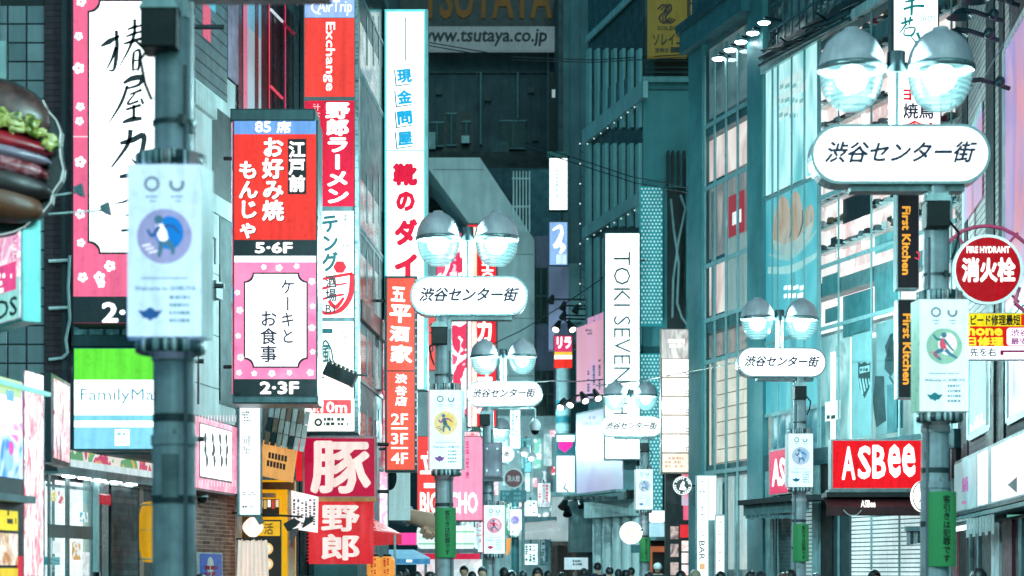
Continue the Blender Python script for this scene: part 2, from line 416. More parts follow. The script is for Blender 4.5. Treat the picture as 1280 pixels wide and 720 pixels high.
# ================================================================== LEFT: corner building with grey tiles
t = T('tiled_building', 'grey tiled building with dark brick column at the left edge', 'building', 20.6, (60, 715))
g = t.uv(-130, 0)[0]
t.R('wall', -140, -40, 205, 568, paint('#54686d', .6), -2.0, 0)
t.R('tiled_front', -140, -40, 60, 600, paint('#0d1a20', .7, 0, .2), 0, .05)
tl = [paint(c, .35, 0, .25, 1.2) for c in ('#74868c', '#7d8f94', '#6b7e85', '#82949a')]
for i in range(9):
    for j in range(28):
        x1 = 57.5 - i*23.6; y1 = 31 + 23.5*j
        t.R('tiled_front', x1-21.6, y1-21.7, x1, y1, tl[rnd.randrange(4)], .05, .06, .004)
t.R('brick_column', 60, -40, 89, 600, brick('#30252c', '#42303a', '#191820', .2, .065), 0, .16)
t.R('corner_strip', 82, -40, 89, 600, paint('#152b36'), .16, .19)
t.R('window_band', 92, 407, 205, 434, paint('#3f666c', .3), 0, .1)
for i in range(5): t.R('window_band', 95+i*20, 410, 111+i*20, 420, picture(('#5fa3a6', '#2c5960', '#8fc4c4'), 5, .25), .1, .11)
t.R('plaster_pier', -6, -40, 2, 420, paint('#9b8696', .6), .06, .14); t.R('plaster_pier', 2, 55, 11, 112, paint('#a7c8c8', .5), .06, .12)
t.build()
t = T('white_pipe', 'white pipe run with short side branches on the dark brick column', 'pipe', 20.4, (60, 460))
for y in (327, 386): t.tube('white_pipe', [(*[t.uv(62, y)[0], .03], t.uv(62, y)[1]), (t.uv(86, y)[0], .03, t.uv(86, y-1)[1])], .02, paint('#cfe0e0', .4))
for a in ([(88, 320), (86, 360), (88, 400), (83, 425), (85, 442), (78, 448), (62, 450)],):
    t.tube('white_pipe', [(t.uv(*q)[0], .03, t.uv(*q)[1]) for q in a], .018, paint('#b9cfd0', .4))
t.build()

# burger sign ------------------------------------------------------
t = T('burger_sign', 'round projecting sign with a big burger on a black disc', 'sign', 15.0, (-10, 295))
k = t.k()
bl = paint('#0c1216', .5, 0, .1)
pts = []
for i in range(40):
    a = 2*math.pi*i/40; r = 88 + (3 if i % 3 else -2)
    pts.append((-10 + r*math.cos(a), 196 + 99*math.sin(a)))
t.poly('backing_disc', pts, bl, 0, .1)
e = [(u, .02, v) for u, v in [t.uv(*q) for q in pts]]; t.tube('edge_trim', e[35:] + e[:14], .006, lit('#cfe5e5', .5))
def lay(p, y, rx, rz, mat, w=.06, x=-8, wob=0, seed=1, rw=None):
    u, v = t.uv(x, y); t.ell(p, (u, w, v), (rx*k, (rw or .16), rz*k), mat, R_(-13), 36, 14, wob, seed)
lay('bottom_bun', 252, 66, 26, paint('#4f2a17', .5, 0, .35, 5, False))
lay('patty', 226, 76, 22, paint('#1c0f10', .5, 0, .4, 9, False), wob=.03)
lay('bacon', 205, 74, 15, picture(('#3c0a14', '#641a22', '#8f5c62', '#26070d'), 9), .07, wob=.05, seed=3)
lay('onion', 189, 77, 11, paint('#6f6270', .3, 0, .2, 6, False), .08, wob=.04, seed=4)
lay('tomato', 176, 80, 14, picture(('#4f030c', '#760816', '#8f1c26'), 5), .08, wob=.02, seed=5)
lay('top_bun', 140, 74, 40, picture(('#2c1917', '#3a2320', '#4f332d'), 14), .02)
lf = picture(('#142606', '#44520f', '#7f7c32', '#a8a272', '#2e440c'), 7)
rr = random.Random(5)
for i in range(70):
    a = rr.uniform(-1, 1); u, v = t.uv(-8 + 82*a, 151 + 17*a + 14*a*a + rr.uniform(-12, 9))
    t.ell('lettuce', (u, .1 + .1*math.sqrt(max(0, 1-a*a)) + rr.uniform(-.02, .02), v), (rr.uniform(5, 10)*k, .03, rr.uniform(3, 8)*k), lf, rr.uniform(-1, 1), 8, 6, .25, i)
t.build()
for i, (x0, y0, x1, y1) in enumerate(((66, 244, 105, 241), (60, 267, 138, 264))):
    t = T('arm_spotlight', ('short' if i == 0 else 'long') + '-armed small floodlight reaching right from the burger sign', 'spotlight', 15.0, (x0, y0), 'floodlights on arms beside the burger sign')
    u, v = t.uv(x0, y0); u1, v1 = t.uv(x1, y1)
    t.cyl('arm', (u, -.02, v), (u1, .05, v1), .007, paint('#9fb3b4', .4), n=8)
    t.poly('lamp_head', [(x1-10, y1-4), (x1, y1-9), (x1+3, y1+7), (x1-4, y1+5), (x1-9, y1+2)], paint('#4f6068', .35, .6), .1, .07)
    t.build()

# boards at the far left edge -------------------------------------
t = T('poster_board', 'pink and mint box poster cut by the left edge of the view', 'sign', (-30, 15.8, 28, 15.0), (28, 425))
t.R('cabinet', -60, 285, 28, 425, paint('#7fd0cc', .4), -.15, 0, .01)
t.R('poster', -58, 288, 26, 420, picture(('#f7e4f4', '#ef9cc8', '#fdf6fb', '#e86ea6', '#fff'), 3.5, .85), .002, .008)
t.R('lower_panel', -58, 372, 26, 420, lit('#9fe6e0', .85), .008, .012)
t.txt('lettering', 'SUDS', -28, 385, 24, 408, paint('#2c4a4c'), .016, bold=.02)
t.txt('caption', 'どころ', 18, 226+70, 25, 330, lit('#e04a90', .6), .016, 'v', .03)
t.R('price_tag', -12, 338, 22, 372, lit('#ec4d8e', .9), .012, .014); scribble(t, 'price_tag', -8, 342, 20, 370, lit('#fff', .9), .018, 3, 5)
t.build()
PL = (-60, 15, 56, 17.07)
t = T('advert_case', 'tall case of lit picture adverts at the left edge with mint top rail', 'advert board', PL, (56, 760))
t.R('cabinet', -100, 449, 56, 760, paint('#10242b', .4), -.2, 0)
t.R('top_rail', -100, 449, 57, 455, lit('#7fd9cd', .8), 0, .05)
t.R('advert#1', -40, 460, 27, 590, picture(('#5b2ad0', '#2f7ff0', '#d5f4ff', '#e23fb8', '#7fb6ff'), 2.6, .9, (1, 1, .6)), .002, .01)
t.R('advert#1', -40, 460, 25, 482, lit('#b8dc8f', .9), .01, .014); t.R('advert#1', -40, 483, 25, 515, lit('#f4fbff', 1), .01, .014)
t.R('advert#1', 6, 487, 15, 500, lit('#5aa9d8', .8), .014, .017); t.R('advert#1', -40, 527, 25, 532, lit('#f2fbff', 1), .01, .016)
t.disc('advert#1', 10, 575, 14, lit('#9fd5ff', .9), .013); t.disc('advert#1', 12, 560, 9, lit('#f04fc0', .9), .015)
t.R('advert#2', 30, 463, 53, 720, picture(('#fff', '#f4d6da', '#ffffff', '#cf5570', '#ffeeee', '#9d7f8c'), 3.6, .95, (2.2, 2.2, .7)), .002, .01)
t.R('shelf', -100, 607, 28, 617, paint('#57777c', .4), 0, .12)
t.R('advert#3', -40, 634, 21, 660, lit('#f3e23a', .95), .002, .01); scribble(t, 'advert#3', -36, 637, 20, 658, paint('#5a3a10'), .014, 2, 3, fill=.6)
t.R('advert#4', -40, 664, 21, 706, picture(('#e9d9a8', '#b9763f', '#f7efe0', '#d8a0a8'), 5, .85), .002, .01)
t.R('advert#5', -40, 710, 21, 760, lit('#f0cf3a', .9), .002, .01); t.R('advert#6', 21, 695, 27, 760, lit('#d8304a', .9), .002, .012)
t.build()
t = T('meat_poster', 'small slanted meat poster in dark frame between advert case and green striped sign', 'poster', (66, 18.3, 88, 19.3), (66, 572))
t.R('frame', 64, 466, 88, 578, paint('#122a31', .4), -.1, 0); t.R('print', 67, 473, 86, 572, picture(('#fff4f0', '#e98f9c', '#fff', '#c43f58', '#6b8f8a'), 4.5, .9, (2, 2, .7)), .002, .01)
t.build()

# tall pink sign with brush lettering -----------------------------
t = sign('vertical_sign', 'tall pink-bordered white sign with black brush lettering and floor number', 90, -24, 237, 406, 19.4, lit('#f0688f', .92), th=.35, arms='R', reach=40)
t.poly('white_panel', notched(110, 0, 217, 318, 14), paint('#251a26'), .016); t.poly('white_panel', notched(112.5, 2.5, 214.5, 315.5, 14), lit('#f6fdff', 1.2), .02)
t.R('floor_band', 92, 371, 235, 404, paint('#101f29', .4), .013, .02)
t.txt('lettering', '2·3F', 128, 378, 199, 404, lit('#f4fbfb', 1), .03, bold=.045)
ink = paint('#131a24', .5, 0, .1); S = lambda pts, wd: t.stroke('calligraphy', pts, wd, ink, .03)
for pts, wd in (([(127,59),(137,53),(150,46)], (2,7,3)), ([(146,39),(147,58),(145,80),(142,89),(135,88)], (4,5,5,3,1)), ([(146,60),(140,76),(133,89)], (5,3,1)),
    ([(160,38),(168,35),(177,33)], (2,4,2)), ([(158,47),(168,43),(179,40)], (2,4,2)), ([(155,56),(168,52),(184,47)], (2,5,2)), ([(169,25),(169,40),(166,52),(160,66),(150,84)], (4,4,4,3,1)),
    ([(170,52),(178,58),(188,62)], (2,5,4)), ([(168,66),(167,78),(167,90)], (3,4,2)), ([(168,66),(175,64),(175,78),(173,90)], (2,4,4,2)), ([(168,77),(174,76)], (2,2)), ([(167,88),(174,87)], (2,2)),
    ([(155,105),(166,99),(178,98),(174,107),(158,112)], (3,7,7,4,2)), ([(160,108),(152,130),(136,156)], (4,4,1)), ([(163,119),(178,113)], (2,4)), ([(170,117),(160,131),(174,127)], (2,3,3)), ([(177,124),(180,131)], (3,4)),
    ([(158,138),(177,132)], (3,4)), ([(168,132),(168,150)], (4,4)), ([(154,154),(166,150),(178,149)], (3,7,4)),
    ([(151,180),(166,176),(180,170),(179,186),(172,204),(165,199)], (4,7,7,6,4,1)), ([(164,163),(160,182),(140,210)], (6,5,2)),
    ([(150,222),(166,219),(184,217),(178,238),(158,252),(143,255)], (4,7,7,5,3,1)), ([(158,270),(181,268)], (3,5)), ([(171,269),(170,286)], (4,4)), ([(152,289),(186,286)], (3,6))): S(pts, wd)
for x, y, r in ((102,3,7),(99,46,6),(99,86,8),(101,134,6),(100,152,6),(101,203,8),(101,268,7),(102,304,6),(104,347,7),(125,347,8),(127,355,6),(138,333,8),(226,40,7),(227,110,6),(226,190,7),(226,260,7),(214,340,8),(185,345,7)):
    blossom(t, 'blossom_print', x, y, r, lit('#fdeef4', 1.0), .022)
t.R('panel_joint', 92, 170.5, 110, 172, lit('#fbd7e2', .9), .013, .016)
t.build()

# convenience store sign -------------------------------------------
t = sign('store_sign', 'lit shop sign in green, white and light blue stripes', 91, 434, 222, 563, 19.7, None, '#2f6a74', .3, arms='R', reach=30)
t.R('face', 93, 436, 220, 475, lit('#62d83a', 1.0, .18), .001, .012); t.R('face', 93, 475, 220, 519, lit('#f6ffff', 1.2), .001, .012)
t.R('face', 93, 519, 220, 526, lit('#7fd0e4', 1), .001, .012); t.R('face', 93, 526, 220, 534, lit('#f6ffff', 1.2), .001, .012); t.R('face', 93, 534, 220, 561, lit('#86cfea', 1.0, .15), .001, .012)
t.txt('lettering', 'FamilyMart', 101, 486, 211, 505, lit('#5f9fae', .85), .016, bold=.0)
t.R('notice', 144, 537, 162, 557, lit('#f6ffff', 1.1), .013, .016); scribble(t, 'notice', 147, 540, 159, 554, lit('#9fd0e0', .9), .02, 2, 6)
t.build()
# convenience store at street level ---------------------------------
GS = (58, 19.6, 240, 24.1)
t = T('corner_shop', 'street level shop with pale canopy, downlights and glazed front', 'shop', GS, (58, 715), ws=.15)
t.R('back_wall', 56, 560, 262, 735, paint('#46595d', .7), -1.5, -1.4)
t.R('display_strip', 58, 560, 240, 572, picture(('#e8a27a', '#d8567a', '#f7f2ea', '#6fb07f', '#efc05a', '#f4fbfb'), 2.2, .7, const=True), .8, .86)
t.R('fascia', 58, 572, 262, 581, lit('#cfe6e8', .9), .8, .9); t.R('fascia', 58, 581, 262, 589, paint('#9fb4b8', .35, .4), .78, .84)
t.R('canopy', 58, 566, 262, 570, paint('#6f8488', .4), 0, .84); t.R('canopy', 58, 589, 262, 592, paint('#9fb6ba', .35), -.3, .84)
for i in range(5):
    u, v = t.uv(76 + i*20, 592); v = t.uv(58, 592)[1]
    t.box('downlight#%d' % i, u, v-.015, u+.2, v-.002, .1, .5, glow('#f4ffff', 14))
fr = paint('#7c9498', .35, .3)
for x in (60, 82, 84, 113): t.R('door_frame', x, 592, x+3, 735, fr, -.06, .02)
t.R('door_frame', 60, 655, 116, 672, paint('#4c6468', .4), -.05, .03); t.R('door_frame', 58, 604, 116, 608, fr, -.06, .02)
t.R('glass_pane', 62, 605, 82, 735, glass(), -.03); t.R('glass_pane', 88, 605, 113, 735, glass(), -.03)
t.R('lit_interior', 60, 600, 80, 735, picture(('#cfe8e8', '#eafafa', '#9fbcc0', '#f4ffff'), 4, 1.25, (2, 2, .5)), -.9); t.R('lit_interior', 84, 600, 118, 735, lit('#f4fbfa', .95, .15), -.9)
for x0, y0, x1, y1, c in ((64, 612, 72, 626, '#e8d25a'), (73, 614, 80, 630, '#d85a6a'), (90, 610, 98, 628, '#f2f6f6'), (100, 640, 110, 652, '#5fb0c8'), (90, 676, 101, 700, '#e0a86a'), (66, 676, 76, 692, '#e8eef0'), (103, 690, 112, 720, '#d0d8da')): t.R('door_poster#%d' % x0, x0, y0, x1, y1, picture((c, '#f4f6f4', c, '#8a9a9c'), 7, .6, const=True), -.02, -.01)
t.R('counter', 60, 696, 80, 706, lit('#2a9aa8', .7), -.5, -.3)
t.cyl('round_column', (t.uv(119, 0)[0], -.05, 0), (t.uv(119, 0)[0], -.05, t.uv(119, 592)[1]), .09, paint('#a9c6c8', .3), n=20)
t.R('steel_post', 124, 598, 134, 735, paint('#8ba1a6', .3, .5), 0, .1); t.R('steel_post', 124, 617, 125.5, 735, paint('#14262c'), .1, .11)
t.R('post_reflector', 122, 616, 137, 631, lit('#b01830', .75), .02, .16, .02)  # red reflector on the post, given a glow of its own
t.R('wood_wall', 140, 604, 262, 735, paint('#2b3a3c', .6), -.2, -.06)
for i in range(17):
    y = 606 + i*7.6; t.R('wood_wall', 140, y, 174, y+7, paint(('#31474a', '#3d5254', '#283c40', '#4b4e50')[rnd.randrange(4)], .5, 0, .4, 3), -.06, -.05+rnd.random()*.02)
t.R('wood_wall', 174, 604, 179, 735, paint('#9a7f72', .5), -.06, .04); t.R('wood_wall', 179, 604, 262, 735, paint('#3a3f40', .6), -.06, -.04)
t.R('lintel', 137, 600, 262, 606, paint('#86a0a4', .4), -.1, .08)
t.build()
t = T('yellow_lantern', 'yellow drum lantern under the canopy beside the front pole', 'lantern', 21.4, (186, 700))
u, v = t.uv(189, 665); k = t.k()
t.lathe('yellow_lantern', (u, 0, v), [(.02, -.34), (.09, -.33), (.13, -.2), (.135, 0), (.13, .2), (.09, .33), (.02, .34)], lit('#d09a1c', .75, .2), 20)
for z in (-.3, .02, .3): t.lathe('yellow_lantern', (u, 0, v+z), [(.125, -.012), (.14, 0), (.125, .012)], paint('#c9b27a', .5), 20)
t.build()
t = T('light_string', 'string of small white bulbs hanging beside the yellow lantern', 'string lights', 21.3, (196, 640))
pr = random.Random(3)
t.tube('cable', [(t.uv(195+q % 2, 625+q*7)[0], 0, t.uv(195, 625+q*7)[1]) for q in range(12)], .004, paint(DARK), 5)
for q in range(12): u, v = t.uv(195 + pr.uniform(-1, 1.5), 625 + q*7); t.ell('bulb#%d' % q, (u, .02, v), (.018, .018, .02), glow('#fff6f0', 6), 0, 8, 6)
t.build()

# ------------------------------------------------------------------ concrete building right of the front pole
L2 = (240, 24.0, 380, 29.3)
t = T('concrete_building', 'smooth concrete building side with brick shopfront behind the front pole', 'building', L2, (240, 715), ws=.2)
con = paint('#b4bcbc', .75, 0, .25, .7)
t.R('wall', 215, 40, 300, 612, con, -6, 0)
t.R('wall', 274, 250, 300, 505, paint('#3f5559', .7), 0, .03)
t.R('ledge', 222, 90, 262, 120, paint('#a9b2b2', .7), 0, .5); t.R('ledge', 240, 118, 288, 250, con, .03, .16)
t.R('recess', 262, 130, 286, 240, paint('#26393d', .6), .16, .17)
t.R('louver_panel', 200, -90, 283, 62, paint('#4a676b', .45), 0, .06)
for i in range(9): t.R('louver_panel', 200, -84+i*17, 283, -82+i*17, paint('#14252b'), .06, .075)
t.R('louver_panel', 252, -10, 262, 45, lit('#f06a86', .55), .076, .08); t.R('louver_panel', 245, -60, 268, -5, lit('#58c6dc', .6), .076, .08)
t.R('stone_pier', 283, -60, 296, 95, paint('#8d7f94', .6, 0, .4, 2.5), 0, .12)
t.R('air_unit', 250, 262, 262, 292, paint('#8fa0a2', .4), 0, .5); t.R('air_unit', 263, 350, 271, 372, paint('#7d9092', .4), 0, .4)
for y in (150, 232, 318, 400, 470): t.R('joint', 222, y, 274, y+1.6, paint('#56666a', .7), 0, .02)
for x, y0, y1 in ((247, 250, 505), (268, 180, 330)): t.R('conduit', x, y0, x+1.2, y1, paint('#5f7074', .5), 0, .08)
t.R('drain_pipe', 274, 330, 276, 500, paint('#1d3338'), .03, .09)
t.R('brick_front', 236, 606, 292, 735, brick('#a97f70', '#6d4a42', '#c9a699', .34, .05), 0, .1)
t.R('side_pier', 292, 600, 299, 735, paint('#c4cccf', .5), 0, .2)
t.build()
t = T('security_camera', 'white dome camera under the slanted pink sign on the brick shopfront', 'camera', 24.2, (255, 632))
u, v = t.uv(254, 622); t.lathe('mount', (u, .05, v), [(.001, .05), (.07, .045), (.075, 0)], paint('#d8dede', .4)); t.lathe('dome', (u, .05, v), [(.065, 0), (.055, -.045), (.03, -.07), (.001, -.075)], paint('#20272b', .15))
t.build()
t = T('slanted_sign', 'slanted pink-framed white sign with grey brush strokes right of the front pole', 'sign', (243, 23.3, 297, 25.3), (243, 612))
t.R('cabinet', 240, 516, 297, 612, paint('#6d5560', .4), -.15, 0, .01); t.R('face', 241, 519, 295, 609, picture(('#d9688c', '#e88aa6', '#f3b6c6'), 6, .75), .001, .012)
for i in range(14): t.R('stripe_print', 243+i*3.8, 519, 244.3+i*3.8, 527, lit('#f5d5dd', .8), .016); t.R('stripe_print', 243+i*3.8, 600, 244.3+i*3.8, 608, lit('#f5d5dd', .8), .016)
t.R('white_panel', 248, 528, 288, 597, paint('#40343c'), .014, .018); t.R('white_panel', 248.7, 529.5, 287.4, 595, lit('#f1f6f6', .95), .018, .022)
for i, x in enumerate((255, 264, 273, 281)):
    for j in range(3): t.stroke('calligraphy', [(x-1.5+j, 541+j*14+i), (x+rnd.uniform(-1, 2), 548+j*14), (x-1+rnd.uniform(-1, 2), 556+j*14)], (5, 12, 3), paint('#4a4048'), .026)
t.build()
t = T('blue_poster', 'blue poster with white oval and red lettering low on the brick shopfront', 'poster', L2, (243, 735))
t.R('frame', 236, 690, 266, 745, paint('#d9dede', .4), .1, .13); t.R('print', 237, 692, 265, 745, lit('#2460b4', .55), .131, .134)
t.disc('print', 250, 708, 14, paint('#f2f4f4', .4), .137, ry=12); scribble(t, 'print', 243, 707, 263, 722, paint('#c01f30'), .14, 2, 8)
t.build()

# dark glazed building over the stacked signs -------------------------
t = T('dark_building', 'dark fronted building of black strips, pipes and red-lit edges, upper left', 'building', L2, (296, 715), ws=.12)
t.R('wall', 294, -60, 392, 720, paint('#0b141a', .5), -6, 0)
for a, b, c, w in ((297, 301, '#16303a', .1), (318, 322, '#1a2d36', .12), (341, 345, '#2b2f3a', .14), (351, 358, '#1d222b', .1), (366, 372, '#3a4f58', .16), (374, 379, '#15222a', .12), (384, 391, '#121b22', .2)):
    t.R('wall_strip', a, -60, b, 720, paint(c, .3, .3), 0, w)
t.R('lit_window', 309, -60, 326, 136, picture(('#7b97a4', '#8ba6b2', '#9fb3bd'), 1.2, .55, (1, 1, .3)), .01, .05)
t.R('lit_window', 304, -20, 308.5, 137, lit('#e07a98', .65), .01, .07); t.R('lit_window', 304, -60, 326, 28, lit('#6fb8d2', .6), .052, .06)
for x, c in ((334.5, '#e8506a'), (354.5, '#d84068')): t.R('neon_edge', x, -60, x+1.2, 160, lit(c, .75), .15, .17)
t.build()
for i, (x, y) in enumerate(((336, 12), (336, 108), (351, 28))):
    t = T('slanted_bar', ('pale', 'red', 'small dark red')[i] + ' slanted bar sticking out of the dark strip front, ' + ('upper', 'lower', 'right')[i] + ' one', 'bracket', L2, (x, y))
    a, b = t.uv(x, y), t.uv(x+11, y+15); t.cyl('slanted_bar', (a[0], .03, a[1]), (b[0], .07, b[1]), .02, lit(('#d8e6ee', '#f05068', '#8a2038')[i], .7), n=8); t.build()

# big stacked box sign: restaurant above, cafe below -------------------
t = sign('stacked_box_sign', 'box sign with red restaurant panel above and pink floral cafe panel below', 291, 150, 397, 497, 23.6, None, '#37545a', .6, arms='L', reach=16)
t.R('top_cap', 288, 136, 394, 152, paint('#4d676b', .35, .3), -.62, .03, .02); t.R('base_cap', 291, 495, 398, 505, paint('#5d7b80', .35, .3), -.62, .03, .02)
t.R('left_side', 289.5, 152, 291, 492, picture(('#5aa8d8', '#e04a6a', '#f48aa8', '#26343c'), 1.2, .7, (.1, 1, 1)), -.55, -.02)
t.R('red_panel', 293, 168, 395, 300, lit('#ee3b33', .95, .08), .001, .012); t.R('blue_band', 293, 150, 395, 168, lit('#6f9fe0', .95), .001, .014)
wl_ = lit('#fbf6f4', 1.05)
t.txt('lettering', '85', 319, 152, 339, 166, wl_, .022, bold=.03); t.txt('lettering', '席', 346, 152, 364, 167, wl_, .022, bold=.03, fit=True)
shd = paint('#8a1018', .5)
for dx, m, w in ((1.0, shd, .018), (0, wl_, .024)):
    ln = 'letter_shadow' if dx else 'lettering'; t.txt(ln, 'お好み焼', 328+dx, 172+dx, 355+dx, 277+dx, m, w, 'v', .045); t.txt(ln, 'もんじゃ', 298+dx, 201+dx, 323+dx, 299+dx, m, w, 'v', .045)
t.R('black_label', 360, 174, 383, 243, paint('#10161c'), .013, .018); t.txt('black_label', '江戸前', 361, 177, 382, 241, wl_, .024, 'v', .045)
t.R('floor_band', 293, 300, 395, 320, paint('#0f2730', .4), .001, .014); t.txt('floor_band', '5·6F', 319, 303, 366, 317, wl_, .022, bold=.045)
t.R('white_joint', 293, 320, 395, 328, lit('#eef4f6', .95), .001, .012)
t.R('pink_panel', 293, 328, 395, 474, picture(('#ee5f96', '#f47aa8', '#f58fb4'), 2.5, .92), .001, .012)
t.poly('white_panel', notched(305, 341, 385, 460, 11), paint('#2a1c30'), .016); t.poly('white_panel', notched(307, 343, 383, 458, 11), lit('#fbfdff', 1.15), .02)
nv = paint('#2a2748', .5, 0, .1)
t.txt('lettering', 'ケーキと', 351, 349, 369, 431, nv, .026, 'v', .022); t.txt('lettering', 'お食事', 325, 388, 347, 454, nv, .026, 'v', .022)
t.R('floor_band', 293, 474, 395, 495, paint('#0f2730', .4), .001, .014); t.txt('floor_band', '2·3F', 325, 477, 374, 493, wl_, .022, bold=.045)
for x, y, r in ((297, 366, 4), (300, 388, 5), (298, 420, 4), (301, 447, 5), (299, 466, 4), (330, 334, 4), (349, 335, 5), (371, 333, 4), (390, 352, 5), (391, 383, 4), (390, 410, 5), (391, 440, 4), (388, 466, 5), (340, 467, 5), (362, 466, 4), (318, 467, 4)): blossom(t, 'blossom_print', x, y, r, lit('#fde9f1', 1), .016)
t.build()

# stacked lit signs with a ramen panel ---------------------------------
Y = 28.2
t = T('sign_tower', 'tall stack of six lit panels from red exchange sign down to ramen and bar panels', 'sign', Y, (380, 541))
t.R('cabinet', 379, -60, 447, 541, paint('#6d7f84', .35, .4), -.5, 0, .01)
t.R('edge_trim', 444, -60, 448, 541, picture(('#2f4a50', '#9fb8bc', '#55767c'), 6, 0, (1, 1, 3)), 0, .03)
t.R('panel#1', 381, -60, 443, 22, lit('#9dbcf0', .95), .001, .012); t.txt('panel#1>lettering', 'AirTrip', 397, 1, 440, 20, lit('#fbfdff', 1.1), .02, bold=.0, shear=.1); t.stroke('panel#1>lettering', [(397, 2), (390, 8), (393, 15), (401, 18)], (1, 2, 2, .8), lit('#fbfdff', 1.1), .02)
t.R('panel#2', 381, 23, 443, 121, lit('#f0443c', .95, .12), .001, .012); t.txt('panel#2>lettering', 'Exchange', 404, 28, 419, 114, wl_, .02, 'r', .02)
t.R('panel#3', 381, 126, 443, 258, lit('#d82040', .9), .001, .012); t.txt('panel#3>lettering', '野郎ラーメン', 407, 128, 437, 256, wl_, .02, 'v', .06)
t.txt('panel#3>small_lettering', '汁なしラーメン', 391, 130, 401, 194, lit('#f4c8cc', .9), .02, 'v', .02); t.txt('panel#3>small_lettering', '油そば', 391, 202, 401, 256, lit('#f4c8cc', .9), .02, 'v', .02)
t.R('panel#4', 397, 264, 442, 397, lit('#f4f8f8', 1.05), .001, .012); tg = paint('#1c5358', .5)
t.txt('panel#4>lettering', 'テング', 402, 268, 424, 340, tg, .026, 'v', .05, tilt=.12); t.txt('panel#4>small_lettering', '東京渋谷', 427, 268, 437, 312, paint('#2a3338'), .024, 'v', .01)
rd = lit('#e4303e', .9)
t.disc('panel#4>emblem', 425, 334, 8.5, rd, .018, n=6)
for pts, wd in (([(398, 350), (418, 346), (441, 342)], (3, 4, 4)), ([(440, 342), (438, 370), (425, 388), (405, 393)], (5, 7, 6, 2)), ([(416, 347), (420, 356), (434, 354)], (2, 3, 2)), ([(400, 362), (414, 358)], (4, 3)), ([(400, 376), (410, 372), (430, 368)], (2, 3, 3)), ([(411, 376), (420, 384), (430, 372)], (4, 6, 3)), ([(397, 384), (405, 391), (415, 393)], (2, 4, 2))): t.stroke('panel#4>emblem', pts, wd, rd, .018)
t.txt('panel#4>lettering', '酒場', 407, 344, 421, 378, paint('#1a2a2e'), .03, 'v', .03, tilt=.08); t.txt('panel#4>lettering', 'B1', 407, 381, 419, 392, paint('#1a2a2e'), .03, bold=.02)
t.R('panel#5', 397, 402, 442, 497, lit('#f3f6ee', 1.0), .001, .012)
t.R('panel#5>lettering', 400, 411, 416, 417, tg, .02); t.stroke('panel#5>lettering', [(399, 450), (402, 436), (407, 426), (414, 437), (417, 452), (424, 458)], (2, 2, 2.5, 2, 2, 1), tg, .02)
t.txt('panel#5>lettering', '風', 401, 430, 414, 456, tg, .024, 'v', .03); t.txt('panel#5>small_lettering', '「特選版!!」', 426, 408, 436, 446, paint('#3a4648'), .02, 'v', .01)
t.R('panel#6', 381, 498, 443, 539, lit('#f1eee2', .95), .001, .012); t.R('panel#6', 392, 500, 439, 517, lit('#ee5a62', .9), .012, .016); t.poly('panel#6', [(384, 500), (392, 500), (392, 517), (397, 517)], lit('#ee5a62', .9), .017)
t.txt('panel#6>lettering', '10m', 401, 502, 434, 516, wl_, .022, bold=.03); t.txt('panel#6>lettering', 'あと', 391, 506, 399, 516, wl_, .022, bold=.02)
t.disc('panel#6>lettering', 398, 528, 5, tg, .022, ring=.5); scribble(t, 'panel#6>lettering', 405, 522, 436, 534, paint('#3f6a70'), .022, 2, 9)
t.build()
t = T('floodlight', 'dark slatted floodlight tilted in front of the lower white bar panel', 'floodlight', 27.6, (425, 470))
u, v = t.uv(425, 470); ca = R_(-24)
M = Matrix.Rotation(ca, 2)
def rb(p, x0, y0, x1, y1, w0, w1, m):
    q = [M @ Vector(a) for a in ((x0, y0), (x1, y0), (x1, y1), (x0, y1))]; V = [(a.x, -w0, a.y) for a in q] + [(a.x, -w1, a.y) for a in q]
    t.mb(p).add(V, [(3, 2, 1, 0), (4, 5, 6, 7), (0, 1, 5, 4), (1, 2, 6, 5), (2, 3, 7, 6), (3, 0, 4, 7)], m)
rb('housing', -.22, -.09, .24, .1, .0, .22, paint('#132228', .4))
for i in range(7): rb('housing', -.2+i*.065, .1, -.17+i*.065, .14, .02, .2, paint('#0c171c', .4))
rb('lens', -.21, -.112, .2, -.09, .02, .2, glow('#ffe6e0', 1.6))
t.cyl('bracket', (.2, .1, 0), (.35, -.3, .05), .02, paint(DARK)); t.cyl('bracket', (-.2, .1, .02), (-.42, -.2, -.02), .05, paint('#9fb0b4', .4, .4))
t.build()

# dark narrow facade with windows ---------------------------------------
L3 = (445, 30.0, 480, 33.6)
t = T('window_facade_building', 'narrow teal facade with dark slanted windows left of the tall white sign', 'building', L3, (445, 715), ws=.15)
tw = paint('#2f5d62', .5, 0, .3)
t.R('wall', 447, -120, 486, 720, tw, -7, 0)
for y in (-60, 38, 236, 330, 430, 530):
    t.R('window_band', 447, y-18, 486, y+42, paint('#0d2128', .2, .2), .01, .03)
    for x in (448, 458, 466, 473, 480): t.R('window_frame', x, y-18, x+1.2, y+42, paint('#5c8288', .4), .03, .08)
    t.R('sill', 446, y+41, 486, y+45, paint('#4d7a80', .4), .0, .14)
for y in (80, 280, 380): t.R('spandrel', 447, y, 486, y+8, paint('#4b7d82', .4), 0, .07)
t.R('ledge', 447, 374, 483, 398, paint('#0e2329', .4), .05, .5)
t.build()

